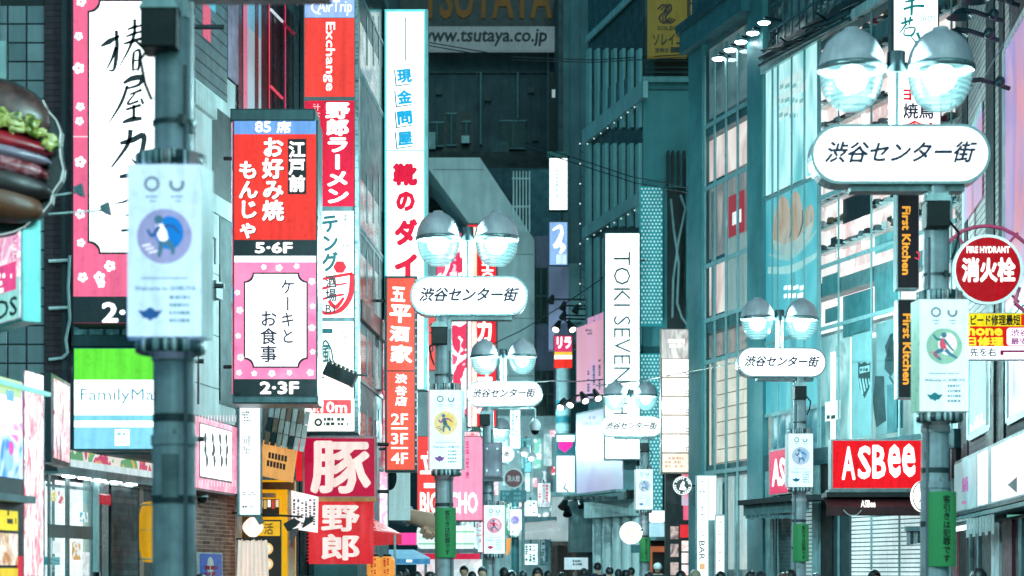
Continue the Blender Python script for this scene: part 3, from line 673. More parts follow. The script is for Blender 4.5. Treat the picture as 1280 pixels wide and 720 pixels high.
# pork sign, cloth banner, menu boards ------------------------------------
t = sign('pork_sign', 'square crimson box sign with one large cream character in pale frame', 378, 545, 471, 623, 26.5, lit('#b40c3c', .9), '#c98f96', .4, 3, arms='R', reach=14)
t.txt('lettering', '豚', 388, 548, 464, 620, lit('#f6d9d2', .95), .022, 'v', .042, fit=True)
t.R('side_panel', 369, 548, 377, 600, lit('#e0202c', .85), -.3, -.1); t.build()
t = T('cloth_banner', 'wavy red cloth banner with two big pale characters hanging below the pork sign', 'banner', 26.2, (385, 705))
u0, v0 = t.uv(386, 705); u1, v1 = t.uv(467, 626); N = 26; rc = paint('#cf3a44', .8, 0, .15, 2, False)
V = [(u0+(u1-u0)*i/N, -.02*math.sin(i*.8)-.03*math.sin(i*.3+j*.5), v0+(v1-v0)*j/8) for j in range(9) for i in range(N+1)]
rc2 = lit('#e2343c', .72, .15); t.mb('cloth').add(V, [(j*(N+1)+i, j*(N+1)+i+1, (j+1)*(N+1)+i+1, (j+1)*(N+1)+i) for j in range(8) for i in range(N)], rc2, True)  # cloth is made to glow, light on it put into the material
for i in range(12): t.R('cloth', 386+i*1.2 if 0 else 383.5, 652+i*4.4, 386, 653+i*4.4, rc2, .0); t.R('cloth', 467, 640+i*5, 469.5, 641+i*5, rc2, .0)
t.txt('lettering', '野郎', 402, 630, 450, 702, lit('#f8e2dc', .85), .07, 'v', .042, fit=True)
t.R('rail', 384, 622, 470, 627, paint('#e08a4a', .5), -.03, .05); t.build()
t = T('white_vertical_sign', 'narrow white vertical sign with grey print left of the orange menu boards', 'sign', 25.2, (298, 640))
t.R('cabinet', 296, 508, 326, 645, paint('#8fb4ba', .4), -.15, 0, .01); t.R('face', 300, 510, 325, 643, lit('#eaf7fa', 1.05), .001, .01)
scribble(t, 'print', 303, 514, 314, 528, paint('#3a5560'), .014, 4, 11); scribble(t, 'print', 303, 545, 314, 572, paint('#4a3550'), .014, 5, 12, True); scribble(t, 'print', 304, 615, 321, 620, paint('#4a5a60'), .014, 2, 13); scribble(t, 'print', 303, 632, 320, 636, paint('#3a4a50'), .014, 1, 14); t.build()
t = T('slatted_board', 'tilted board of dark and white strips above the orange menu board', 'menu board', 25.6, (330, 556))
for i in range(7):
    x = 334 + i*7.3; m = (paint('#efe6e2', .5), paint('#1d2c30', .5), paint('#f4eeea', .5), paint('#5b4038', .5))
    for j in range(3): t.poly('slatted_board', [(x+4-j*2.7, 505+j*17+i*1.5), (x+9.8-j*2.7, 506+j*17+i*1.5), (x+7.2-j*2.7, 522+j*17+i*1.5), (x+1.6-j*2.7, 521+j*17+i*1.5)], (paint('#efe6e2', .5), paint('#33464a', .5), paint('#f4eeea', .5), paint('#b08a78', .5), paint('#e0cfc4', .5))[rnd.randrange(5)], .02, .04)
t.poly('slatted_board', [(338, 503), (380, 509), (369, 562), (327, 549)], paint('#c3b2aa', .6), -.02, .05); t.build()
t = T('orange_menu_board', 'tilted orange lit menu board with black print above the yellow entrance', 'menu board', 25.7, (325, 605))
t.poly('panel', [(329, 550), (371, 560), (365, 603), (324, 594)], lit('#eaa860', .85, .15), 0, .12)
for i in range(2):
    for j in range(6): x = 336+j*4; t.poly('print', [(x-i*2, 565+i*10+j*.9), (x+3-i*2, 565.6+i*10+j*.9), (x+2.4-i*2, 573+i*10+j*.9), (x-.6-i*2, 572.4+i*10+j*.9)], paint('#3a1a18'), .01)
t.build()
t = T('yellow_entrance', 'yellow timber entrance wall under the orange menu board', 'entrance', 26.4, (322, 720))
t.R('wall', 320, 600, 366, 735, lit('#e8a312', .85, .25), -.4, 0); t.R('opening', 324, 624, 349, 646, paint('#3a2410', .6), .0, .02)  # timber wall glows on its own to make the entrance bright
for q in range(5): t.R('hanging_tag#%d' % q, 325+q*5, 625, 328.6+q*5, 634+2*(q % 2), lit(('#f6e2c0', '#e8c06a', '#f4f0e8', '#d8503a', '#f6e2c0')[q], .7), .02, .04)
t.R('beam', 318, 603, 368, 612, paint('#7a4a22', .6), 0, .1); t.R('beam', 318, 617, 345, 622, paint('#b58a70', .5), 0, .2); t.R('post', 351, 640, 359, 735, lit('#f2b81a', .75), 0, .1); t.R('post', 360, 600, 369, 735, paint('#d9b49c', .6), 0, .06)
t.build()
t = T('yellow_menu_sign', 'dark and yellow standing sign with two round pictures below the spotlight bar', 'sign', 25.9, (322, 735))
t.R('panel', 323, 650, 352, 735, paint('#241a14', .5), 0, .08); t.R('header', 324, 652, 351, 670, lit('#e8b428', .85), .081, .09); t.txt('header', '活', 331, 654, 343, 669, paint('#a07018'), .1, 'v', .03)
for y in (686, 705): t.disc('picture', 335, y, 7.5, lit('#f2c888', .85), .09); t.disc('picture', 335, y, 5, lit('#fbe8d0', .9), .095)
t.build()
t = T('paper_menu', 'white paper menu sheet covered in faint writing left of the red cloth banner', 'menu', 25.9, (363, 665))
t.poly('sheet', [(364, 613), (398, 621), (397, 666), (365, 661)], lit('#f2e6e4', .8), 0, .015); scribble(t, 'print', 366, 624, 396, 660, paint('#a88a90'), .01, 6, 21, True); t.build()
t = T('spotlight_bar', 'black bar over the entrance carrying grey and black spotlights', 'spotlights', 25.3, (295, 646))
a, b = t.uv(290, 641), t.uv(378, 646); t.cyl('bar', (a[0], .02, a[1]), (b[0], .02, b[1]), .014, paint('#10161a'))
t.poly('spotlight#1', [(318, 645), (325, 640), (330, 653), (325, 656)], paint('#6f8a92', .35, .4), .08, .12)
t.poly('spotlight#2', [(355, 655), (368, 648), (376, 652), (370, 658), (360, 664)], paint('#10181c', .4), .1, .14); t.poly('spotlight#3', [(378, 660), (382, 648), (392, 645), (391, 652)], paint('#182428', .4), .06, .12)
t.poly('spotlight#4', [(362, 662), (373, 660), (364, 684)], paint('#5f5a5c', .4), .04, .1); t.build()
t = T('white_lantern', 'small white round lantern under the spotlight bar', 'lantern', 25.5, (316, 672))
u, v = t.uv(316, 659); q = 13*t.k(); pr_ = [(q*.25, q*.97)] + [(q*(.3+.7*math.sin(math.pi*(j+1)/14))*(1 + (.03 if j % 2 else 0)), q*(.95-1.9*(j+1)/14)) for j in range(13)] + [(q*.25, -q*.97)]
t.lathe('shade', (u, 0, v), pr_, lit('#f7e4de', .75, .2), 24); t.lathe('rim', (u, 0, v+q*.95), [(q*.26, -.01), (q*.3, .02), (q*.2, .04)], paint('#20282b'), 20); t.lathe('rim', (u, 0, v-q*.98), [(q*.26, -.03), (q*.3, -.01), (q*.26, .02)], paint('#20282b'), 20); t.build()
t = T('shop_curtain', 'pale pleated cloth curtain hanging on a black rod beside the yellow entrance', 'curtain', 25.4, (296, 735))
u0, v0 = t.uv(298, 735); u1, v1 = t.uv(334, 674); N = 44
V = [(u0+(u1-u0)*(i/N) + (.06*(i/N-.5)*(1-j/6)), -.025*math.sin(i*1.05+.2*j)*(1.2-j/8)-.012*math.sin(i*.37), v0+(v1-v0)*j/6) for j in range(7) for i in range(N+1)]
t.mb('cloth').add(V, [(j*(N+1)+i, j*(N+1)+i+1, (j+1)*(N+1)+i+1, (j+1)*(N+1)+i) for j in range(6) for i in range(N)], lit('#f0d9cc', .5, .2, 1.1, .8), True)  # curtain cloth given a soft glow of its own
t.cyl('rod', (u0-.03, 0, v1), (u1+.04, 0, v1), .014, paint('#10161a'), n=8)
for x in (304, 312, 320, 328): t.R('ring', x, 671, x+2.4, 676, paint('#14181a'), .02, .05)
t.build()
# ================================================================== CENTRE: end of the street
t = T('corrugated_building', 'tall dark teal building with ribbed cladding closing the street, roof sign across its top', 'building', 96, (510, 715))
t.R('wall', 470, -90, 745, 725, paint('#1c4450', .6, 0, .35, .4), -12, 0)
for i in range(15): t.R('cladding_rib', 530+i*13.2, 62, 531+i*13.2, 700, paint('#15363f', .5), 0, .08)
t.R('cladding_rib', 528, 90, 708, 92, paint('#1d424c'), 0, .1)
t.R('window_recess', 553, 140, 592, 190, paint('#0e222a', .4), .0, .09)
for i, (x0, x1, y0, y1) in enumerate(((539, 554, 155, 183), (559, 570, 144, 182), (578, 588, 154, 178), (626, 657, 153, 186))):
    t.R('window#%d' % i, x0, y0, x1, y1, paint('#0a171d', .15), .1, .14); t.R('window#%d>frame' % i, x0-1, y0-2, x1+1, y0, paint('#4d7f88', .4), .1, .2); t.R('window#%d>frame' % i, (x0+x1)/2-.5, y0, (x0+x1)/2+.5, y1, paint('#3d6a73', .4), .14, .18); t.R('window#%d>frame' % i, x0-1, y1, x1+1, y1+1.5, paint('#4d7f88', .4), .1, .22)
t.R('air_unit', 533, 169, 545, 190, paint('#86aeb2', .4), .2, .7); t.R('air_unit', 577, 173, 587, 182, paint('#a8cccf', .4), .2, .6); t.R('air_unit', 614, 182, 636, 212, paint('#25505a', .5), .2, .9)
for x, y0, y1 in ((600, 92, 182), (646, 92, 150), (684, 62, 200)): t.R('drain_pipe#%d' % x, x, y0, x+2.2, y1, paint('#3f737d', .5), .1, .3)
for x, y in ((606, 120), (660, 110), (665, 170), (545, 112)): t.R('vent#%d' % x, x, y, x+8, y+7, paint('#1a3a43', .5), .08, .16)
t.R('parapet', 530, 196, 700, 222, paint('#10262d', .6), .5, 1.2)
t.build()
t = T('roof_sign', 'big black roof sign with dim gold capitals high above the street', 'sign', 95, (520, 36))
t.R('cabinet', 500, -90, 707, 35, paint('#0c1419', .4), -.8, 0); t.txt('lettering', 'TSUTAYA', 526, -32, 690, 24, lit('#a8843c', .12, .1, 1.1, .12), .06, bold=.03); t.build()
t = T('web_address_sign', 'pale strip sign with a dark web address just under the gold capitals', 'sign', 94.8, (520, 62))
t.R('panel', 500, 33, 704, 62, lit('#9fc3ca', .26, .1, 1.1, .08), -.5, 0); t.txt('lettering', 'www.tsutaya.co.jp', 524, 36, 684, 58, paint('#0c1a20'), .03, bold=.03, shear=.12); t.build()
t = T('flower_sign', 'narrow black vertical sign with small white crests on the ribbed building', 'sign', 93.6, (698, 190))
t.R('panel', 686, 90, 711, 190, paint('#0b171c', .4), -.4, 0)
for y in (101, 145): t.disc('print', 700, y, 5, lit('#7fa6aa', .5), .02, ring=.6); t.disc('print', 700, y, 2, lit('#7fa6aa', .5), .02)
t.R('print', 690, 112, 697, 122, lit('#b9d6d8', .6), .02); t.txt('print', '9', 701, 113, 706, 121, lit('#9fc0c2', .5), .02); t.txt('print', '白木', 694, 154, 706, 166, lit('#7fa6aa', .5), .02); t.build()
t = T('pale_tower', 'plain tall teal-grey tower block behind the finned building', 'building', 84, (700, 715))
t.R('wall', 700, -90, 840, 725, paint('#426a73', .65, 0, .25, .3), -12, 0)
for i in range(5): t.R('joint', 712+i*13, -90, 713+i*13, 725, paint('#365c65'), 0, .05)
t.R('edge', 698, -90, 704, 725, paint('#18343c'), -.2, .06); t.build()

t = T('concrete_slab_building', 'grey concrete building with a big diagonal stair edge in the middle of the street end', 'building', 74, (600, 715))
cw = paint('#c6d0d2', .75, 0, .25, .35)
t.poly('stair_slab', [(524, 197), (600, 197), (668, 300), (668, 725), (590, 725), (590, 284), (532, 206), (524, 206)], cw, 0, 7)
for a, b, wd in (((541, 212), (604, 212), .6), ((592, 318), (667, 318), .7), ((592, 398), (667, 398), .7), ((592, 470), (667, 470), .7)): t.stroke('panel_joint', [a, b], wd, paint('#56666a'), .01)
t.poly('lower_block', [(520, 256), (556, 262), (580, 290), (589, 300), (589, 725), (520, 725)], paint('#c9d4d6', .7, 0, .25, .4), -1.2, 5)
t.R('lower_block', 650, 292, 700, 725, paint('#6f6f86', .7, 0, .25, .4), -6, -.5)
t.R('dark_back', 515, 210, 640, 725, paint('#0c181e', .7), -7, -6.2)
for i, (y0, y1) in enumerate(((333, 402), (462, 520), (575, 603))):
    t.R('window#%d' % i, 669, y0, 692, y1, paint('#0b1a20', .15), -.5, -.44)
    for x in (676, 684): t.R('window#%d>frame' % i, x, y0, x+1, y1, paint('#33525a', .4), -.44, -.38)
    t.R('window#%d>frame' % i, 669, (y0+y1)/2, 692, (y0+y1)/2+1.2, paint('#33525a', .4), -.44, -.38)
t.build()
t = T('roof_railing', 'white barred roof railing beside the diagonal concrete edge', 'railing', 73, (641, 287))
for i in range(6): x = 641 + i*4; t.R('roof_railing', x, 214, x+1.7, 290, paint('#c4d6d8', .5), 0, .05)
for y in (222, 257): t.R('roof_railing', 640, y, 663, y+2, paint('#b3c8ca', .5), -.06, -.005)
t.build()
t = T('dark_roof_block', 'dark teal roof block behind the white railing', 'building', 78, (663, 330))
t.R('dark_roof_block', 600, 210, 690, 725, paint('#1f4650', .7), -6, 0); t.R('dark_roof_block', 661, 218, 700, 330, paint('#33616b', .7), .001, .9); t.build()

# signs of the left side further down ------------------------------------
tt = lit('#e8fbfb', 1.12)
t = sign('tall_white_sign', 'tall white lit sign with cyan tilted squares and red characters', 480, 11, 535, 488, 33.4, None, '#4f8d92', .3, arms='L', reach=22)
t.R('face', 482.5, 14, 531, 486, tt, .001, .012)
for a_, b_, c_, d_ in ((481, 12, 483.5, 487), (529.5, 12, 531.5, 487), (483.5, 12, 529.5, 15)): t.R('edge_glow', a_, b_, c_, d_, lit('#6fdfe2', .95), .012, .018)
t.R('edge_strip', 531.5, 12, 535, 488, paint('#9fc4c6', .3), .0, .02)
t.R('line_print', 506, 22, 507.3, 76, paint('#1f5c60'), .016); t.R('panel_joint', 482.5, 188, 531, 189, paint('#9fc8ca'), .013, .018)
cy = lit('#22a8d8', .95)
for i, c in enumerate('現金問屋'):
    y = 95 + i*26; dx = i*.3
    for q, m, w in ((-1.6, paint('#6f8a90'), .016), (0, lit('#f6ffff', 1.15), .02)): t.poly('square_label', [(494+dx+q, y-9-q), (514+dx+q, y-11-q), (516+dx+q, y+9-q), (496+dx+q, y+12-q)], m, w)
    t.txt('square_label', c, 496+dx, y-9, 515+dx, y+10, cy, .026, 'v', .06, fit=True, tilt=.1)
rd2 = lit('#d8143c', .95)
for c, y0, y1, x0, x1 in (('靴', 203, 234, 491, 522), ('の', 238, 266, 495, 519), ('ダ', 272, 309, 493, 522), ('イ', 316, 349, 493, 522)): t.txt('lettering', c, x0, y0, x1, y1, rd2, .02, 'v', .085, fit=True)
t.build()
t = sign('orange_sign', 'orange-red vertical sign with white brush lettering and three floor numbers', 481, 345, 521, 590, 32.7, lit('#ee5540', .95, .1), '#131a20', .3, 3, arms='L', reach=14)
for c, y0, y1, x0, x1 in (('五', 358, 378, 489, 507), ('平', 380, 405, 487, 514), ('酒', 407, 428, 487, 512), ('家', 430, 455, 488, 516), ('渋', 467, 480, 494, 509), ('谷', 482, 495, 494, 509), ('店', 495, 508, 494, 509)): t.txt('lettering', c, x0, y0, x1, y1, wl_, .022, 'v', .05, fit=True, tilt=-.06)
t.R('panel_joint', 484, 463, 518, 464.5, paint('#5a1a18'), .013, .018)
for i, s_ in enumerate(('2F', '3F', '4F')): t.txt('lettering', s_, 489, 517+i*24.5, 510, 531+i*24.5, wl_, .022, bold=.02)
for y in (534.5, 559): t.R('lettering', 489, y, 510, y+2.2, wl_, .022)
for i in range(24): t.disc('dot_trim', 520, 350+i*10, 1, lit('#d8d0f0', .8), .003, n=8)
t.build()
t = T('pink_strip_sign', 'thin pink and white vertical sign squeezed left of the orange sign', 'sign', 33.5, (474, 590))
t.R('cabinet', 472, 398, 483, 592, paint('#8a4a5a', .4), -.15, 0); t.R('face', 473, 400, 483, 590, picture(('#f26a86', '#fbe9ee', '#ef4f70', '#fff'), 1.6, .9, (1, 1, 1.6)), .001, .01); t.build()
t = sign('karaoke_sign', 'tall red karaoke sign with white characters behind the second lamp', 583, 279, 622, 535, 60, lit('#e0202c', .95), '#2f3a40', .4, arms='L', reach=10)
t.txt('lettering', 'BIG ECHO', 602, 285, 617, 352, wl_, .03, 'r', .03); t.R('stripe', 590, 284, 596, 533, picture(('#f3b06a', '#fbe6d8', '#ef7a5a'), 1, .9), .013, .02); t.R('stripe', 585, 284, 589, 533, wl_, .013, .02)
t.txt('lettering', 'カラオケ', 595, 397, 617, 531, wl_, .03, 'v', .05); t.build()
t = T('pink_scribble_sign', 'pink and white patterned vertical sign left of the karaoke sign', 'sign', 58, (566, 520))
t.R('cabinet', 545, 290, 584, 520, paint('#6a3a4a', .4), -.3, 0); t.R('face', 546, 292, 583, 518, picture(('#ef3f68', '#fdeef2', '#d8174a', '#f7b5c8', '#fff'), 1.1, .9, (1, 1, .8), const=True), .001, .01)
t.txt('lettering', 'GE', 566, 303, 580, 316, wl_, .02, bold=.04); t.txt('lettering', 'ヨE', 562, 341, 578, 352, wl_, .02, bold=.04); t.build()
t = T('small_red_sign', 'small red sign with dark brush marks left of the second lamp pole', 'sign', 45, (535, 463))
t.R('cabinet', 533, 395, 548, 463, paint('#5a1a20', .4), -.2, 0); t.R('face', 534, 396, 547, 462, lit('#ea4a44', .9), .001, .01)
for y in (407, 417, 433): t.stroke('print', [(537, y), (541, y-2), (545, y)], (1.5, 2.5, 1), ink, .016)
t.stroke('print', [(540, 425), (541, 437), (538, 441)], (1.5, 2.5, .5), ink, .017); t.build()
t = sign('echo_sign', 'wide red and pink karaoke sign board behind the second lamp pole', 521, 545, 604, 652, 52, None, '#8f3a44', .4)
t.R('face', 522, 546, 566, 650, lit('#ee3f3c', .95), .001, .012); t.R('face', 566, 546, 603, 650, lit('#f592b4', .95), .001, .012)
t.txt('lettering', '立', 525, 562, 548, 594, wl_, .02, 'v', .042, fit=True); t.R('lettering', 530, 604, 556, 610, wl_, .02); t.txt('lettering', 'BIG ECHO', 525, 615, 597, 642, wl_, .022, bold=.04); scribble(t, 'small_print', 582, 552, 588, 612, lit('#e04080', .9), .03, 1, 31, True)
t.build()
t = T('teal_crest_sign', 'dark green round sign on pale backing beside the orange sign', 'sign', 34.4, (484, 625))
t.R('backing', 481, 590, 512, 650, lit('#a9d6d8', .7), -.2, 0); t.disc('crest', 487, 597, 9, paint('#0f3a3c'), .02, .03, ry=16); t.build()
t = T('pink_white_poster', 'thin pink and white shop poster under the orange sign', 'poster', 33, (476, 665))
t.R('pink_white_poster', 472, 590, 484, 668, picture(('#f6c8da', '#fff', '#f29aba', '#e8f4f6'), 4, .95), -.05, 0); t.build()
t = T('checked_sign', 'small dark and white checked sign above the pointing arm sculpture', 'sign', 36, (495, 637))
t.R('panel', 495, 620, 511, 638, paint('#f0f4f4', .4), -.08, 0)
for i in range(5):
    for j in range(5):
        if (i*3+j*2+i*j) % 3: t.R('print', 496+i*3, 621.5+j*3.2, 498.4+i*3, 624+j*3.2, paint('#142a30'), .006)
t.build()
t = T('arm_sculpture', 'beige arm-shaped wall sculpture with fingers hanging down behind the green taped pole', 'sculpture', 37, (513, 668))
sk = paint('#d8a48c', .5, 0, .12, 2, False)
def q3(x, y, w): u, v = t.uv(x, y); return (u, w, v)
t.cyl('forearm', q3(511, 645, 0), q3(548, 655, .15), .14, sk, .2); t.ell('hand', q3(545, 661, .15), (.24, .15, .17), sk, -.3)
for i, (x, y) in enumerate(((528, 664), (531, 669), (535, 671), (540, 671))): t.cyl('finger', q3(540+i*2, 662, .2), q3(x+2, y-3, .25), .06, sk, .05, 8); t.cyl('finger', q3(x+2, y-3, .25), q3(x-1, y+3, .22), .05, sk, .03, 8)
t.cyl('sleeve', q3(490, 641, -.1), q3(512, 645.5, 0), .2, paint('#b9c2cc', .5)); t.build()
t = T('green_striped_sign', 'long rounded white shop sign with thin green stripes behind the green taped pole', 'sign', 50, (521, 688))
t.poly('cabinet', rrect(521, 657, 595, 686, 7), lit('#e2f2f0', .6), 0, .5)
for y in (664, 679): t.R('stripe', 523, y, 593, y+1.6, lit('#5fc48a', .85), .01)
t.R('stripe', 524, 671, 546, 674, lit('#bfe8d4', .9), .01); t.R('base', 521, 686, 597, 691, paint('#6f6470', .4), -.5, .02); t.build()
t = T('pink_lit_box', 'bright pink lit box between the red tent and blue awning', 'sign', 47, (500, 680)); t.R('pink_lit_box', 497, 666, 520, 681, lit('#f0469c', .95), -.3, 0, .02); t.build()
t = T('red_fascia', 'crimson shop fascia below the green striped sign', 'shop front', 52, (560, 700)); t.R('fascia', 520, 692, 600, 699, lit('#d82850', .8), -.3, 0); t.R('shop_wall', 520, 699, 602, 760, picture(('#e8f4f6', '#bcd4da', '#f6fbfb', '#d8b8c4'), 1.6, .7), -.4, -.3); t.build()
t = T('red_tent_roof', 'red canopy roof beside the wavy cloth banner', 'canopy', 30, (466, 682))
u0, v0 = t.uv(440, 660); u1, v1 = t.uv(502, 668); rr_ = paint('#c8242c', .7, 0, .15, 2, False)
t.mb('roof').add([(u0, 0, v0), (u1, 0, v1), (u1-.1, 1.2, v1+.05), (u0, 1.2, v0+.3), (u0, 1.2, v0+.02), (u0, -.01, v0-.3), (u1, -.01, v1-.15)], [(0, 1, 2, 3), (0, 5, 6, 1)], lit('#d8323a', .55, .2))  # roof cloth glows by itself, standing in for light on it
t.cyl('pole', (u1-.1, .1, -1.5), (u1-.1, .1, v1), .02, paint(STEEL)); t.build()
for i, x in enumerate((468, 484)):
    t = T('paper_lantern', ('left', 'right')[i] + ' one of the two orange paper lanterns below the red canopy', 'lantern', 29.6, (x, 720), 'orange paper lanterns')
    u, v = t.uv(x, 709); pr_ = [(.05, -.17), (.09, -.15)] + [(.115 + (.006 if j % 2 else 0), -.12 + j*.024) for j in range(11)] + [(.09, .15), (.05, .17)]
    t.lathe('shade', (u, 0, v), pr_, lit('#f2a04a', .8, .2), 20); t.lathe('rim', (u, 0, v), [(.05, .165), (.065, .17), (.065, .2), (.05, .2)], paint('#1c1412'), 16); t.lathe('rim', (u, 0, v-.365), [(.05, .165), (.065, .17), (.065, .2), (.05, .2)], paint('#1c1412'), 16)
    scribble(t, 'print', x-4, 698, x+4, 718, lit('#c8402a', .7), .125, 2, 41+i, True); t.build()
t = T('blue_awning', 'light blue sloping awning low beside the green striped sign', 'awning', 43, (482, 705))
a, b = t.uv(476, 687), t.uv(540, 703); sf = lit('#7fc8e8', .7, .15)  # awning cloth with the light on it put in as glow
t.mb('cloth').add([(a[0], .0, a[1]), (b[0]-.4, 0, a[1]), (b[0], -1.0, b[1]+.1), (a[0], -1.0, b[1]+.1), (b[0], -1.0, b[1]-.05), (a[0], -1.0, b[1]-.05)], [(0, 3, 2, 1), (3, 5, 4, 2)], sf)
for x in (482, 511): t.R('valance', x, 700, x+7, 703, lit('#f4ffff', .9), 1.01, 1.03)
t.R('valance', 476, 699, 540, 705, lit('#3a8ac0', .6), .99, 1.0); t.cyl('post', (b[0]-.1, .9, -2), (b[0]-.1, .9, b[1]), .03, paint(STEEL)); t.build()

# signs and things under the concrete building ------------------------------
t = T('shop_row', 'row of small bright shop fronts at the far end of the street', 'shop front', 70, (600, 715))
t.R('wall', 575, 520, 700, 760, paint('#b4c6ca', .6), -3, 0)
for i in range(36):  # random glowing panels, their number raised to brighten the far end
    x = 576 + (i % 12)*10.2 + rnd.uniform(-2, 2); y = 534 + (i//12)*46 + rnd.randrange(20); w_, h_ = rnd.uniform(5, 12), rnd.uniform(10, 40)
    if i % 4 == 3: w_, h_ = h_*.5, w_
    t.R('lit_panel#%d' % i, x, y, x+w_, y+h_, picture([('#f2ffff', '#bfe2e4', '#8fb8bc', '#fff'), ('#f6e6ea', '#e89ab0', '#fff', '#d4eef0'), ('#4a7f88', '#a9d2d6', '#2c5a64', '#d8f2f4'), ('#f4fbfb', '#e03a50', '#fff', '#f2d8a0'), ('#dff6f2', '#6fb8a8', '#fff', '#2f6a74')][i % 5], 2.4, (1.1, .8, .95)[i % 3], const=bool(i % 2)), .01, .06 + .02*(i % 7))
t.build()
t = T('round_hydrant_sign', 'small dark red round sign far down the street above a teal street plate', 'sign', 60, (642, 614))
t.disc('rim', 642, 598, 13, paint('#d8e2e4', .4), 0, .05); t.disc('face', 642, 598, 11, paint('#7a1a2c', .4), .004); t.txt('face', '消火栓', 634, 594, 650, 602, paint('#e8d8dc'), .01, bold=.04)
t.cyl('post', (t.uv(654, 0)[0], -.06, 1.5-t.loc.z-1.4), (t.uv(654, 0)[0], -.06, t.uv(0, 585)[1]), .05, paint('#7fa0a4')); t.build()
t = T('street_name_plate', 'teal rectangular street plate below the small dark red round sign', 'sign', 60, (625, 628))
t.R('plate', 625, 613, 658, 628, paint('#1f7480', .4), 0, .04); scribble(t, 'print', 628, 615, 656, 626, paint('#6fb0b6'), .046, 2, 51); t.build()
t = T('dome_camera', 'white bulb-shaped camera with dark tip hanging under the fourth lamp', 'camera', 39, (669, 545))
u, v = t.uv(669, 533); k = t.k()
t.lathe('housing', (u, 0, v), [(.001, 10*k), (3*k, 9*k), (6*k, 5*k), (7*k, 0), (5.5*k, -5*k)], paint('#e3dfe6', .35), 20); t.lathe('lens', (u, 0, v), [(5.4*k, -5*k), (4*k, -9*k), (.001, -11*k)], paint('#141a1e', .1), 20)
t.tube('arm', [(u, 0, v+10*k), (u, 0, v+22*k), (u-.75, -.05, v+22*k)], .02, paint('#bcd0d2', .4)); t.build()
t = T('white_awning', 'white sloping awning at the far end left of the dark floodlight trio', 'awning', 62, (655, 675))
a, b = t.uv(656, 668), t.uv(694, 650); m_ = paint('#e8f0f0', .6)
t.mb('cloth').add([(a[0], 0, b[1]-.1), (b[0], 0, b[1]), (b[0]+.2, -1.1, a[1]+.1), (a[0]-.2, -1.2, a[1]), (b[0]+.2, -1.1, a[1]-.15), (a[0]-.2, -1.2, a[1]-.2)], [(0, 3, 2, 1), (3, 5, 4, 2)], lit('#c4d4d6', .5, .15)); t.R('wall_plate', 656, 646, 696, 652, paint('#5b8288'), -.3, 0); t.build()  # cloth brightened by a glow of its own
t = T('orange_cone_lamp', 'small orange tapered lamp beside the fourth pole low in the street', 'lamp', 58, (633, 695))
u, v = t.uv(633, 683); t.lathe('orange_cone_lamp', (u, 0, v), [(.06, -.25), (.11, -.1), (.14, .22), (.12, .25)], lit('#f0a050', .85), 18); t.build()

# column of signs at x 686-735 ------------------------------------------------
t = T('white_lit_sign', 'upright white lit sign with faint marks below a teal bracket lamp', 'sign', 68, (687, 262)); t.R('cabinet', 686, 196, 710, 263, paint('#2c5a60', .4), -.4, 0); t.R('face', 687, 198, 709, 262, lit('#f0ffff', 1.15), .001, .02); scribble(t, 'print', 694, 212, 700, 255, lit('#bfe0e0', 1), .026, 1, 61, True); t.R('bracket', 684, 190, 712, 196, paint('#1e6a66', .4), -.4, .1); t.build()
t = T('blue_picture_sign', 'blue lit sign with a white curled shape below the upright white sign', 'sign', 68, (687, 331)); t.R('cabinet', 686, 276, 710, 332, paint('#2c5a60', .4), -.4, 0); t.R('face', 687, 278, 709, 331, lit('#8fb8ec', .95), .001, .02)
for pts, wd in (([(691, 288), (700, 283), (703, 292)], (2, 4, 3)), ([(703, 290), (697, 305), (692, 308)], (4, 7, 5)), ([(697, 304), (704, 309), (700, 317)], (6, 6, 3))): t.stroke('picture', pts, wd, lit('#f4fbff', 1.1), .024)
t.R('picture', 695, 318, 708, 330, lit('#cdeaf0', 1), .024); t.build()
t = T('lilac_wall_panel', 'lilac blank wall box below the blue picture sign', 'wall panel', 67.5, (686, 430)); t.R('front', 686, 333, 711, 437, paint('#a497ba', .6, 0, .2, .6), -.6, 0); t.R('side', 711, 329, 733, 430, paint('#6f9296', .6, 0, .2, .6), -2, -.05); t.build()
t = T('red_yellow_sign', 'red and white sign with a yellow band below the lilac wall box', 'sign', 67, (692, 461)); t.R('cabinet', 692, 419, 716, 461, paint('#7a2028', .4), -.4, 0); t.R('face', 693, 420, 715, 460, lit('#d83a6a', .9), .001, .02); t.R('face', 693, 440, 715, 444, lit('#f0c040', .95), .021, .03); t.R('face', 693, 444, 715, 449, lit('#fbf2e8', 1), .021, .03); t.R('face', 693, 449, 715, 460, lit('#ee3026', .95), .021, .03)
t.txt('lettering', 'リラ', 696, 421, 714, 436, wl_, .04, bold=.07); t.build()
t = T('banded_column', 'round grey and teal banded column under the red and yellow sign', 'column', 66.5, (705, 545)); u, v = t.uv(704, 500); t.cyl('banded_column', (u, 0, t.uv(0, 545)[1]), (u, 0, t.uv(0, 461)[1]), 9*t.k(), paint('#a8bcc0', .4), n=20)
for y, c in ((505, '#3fa6b4'), (515, '#c4eef0'), (525, '#2f8a98'), (535, '#bfe6ea')): t.cyl('banded_column', (u, 0, t.uv(0, y+4)[1]), (u, 0, t.uv(0, y-4)[1]), 9.4*t.k(), paint(c, .4), n=20)
t.build()
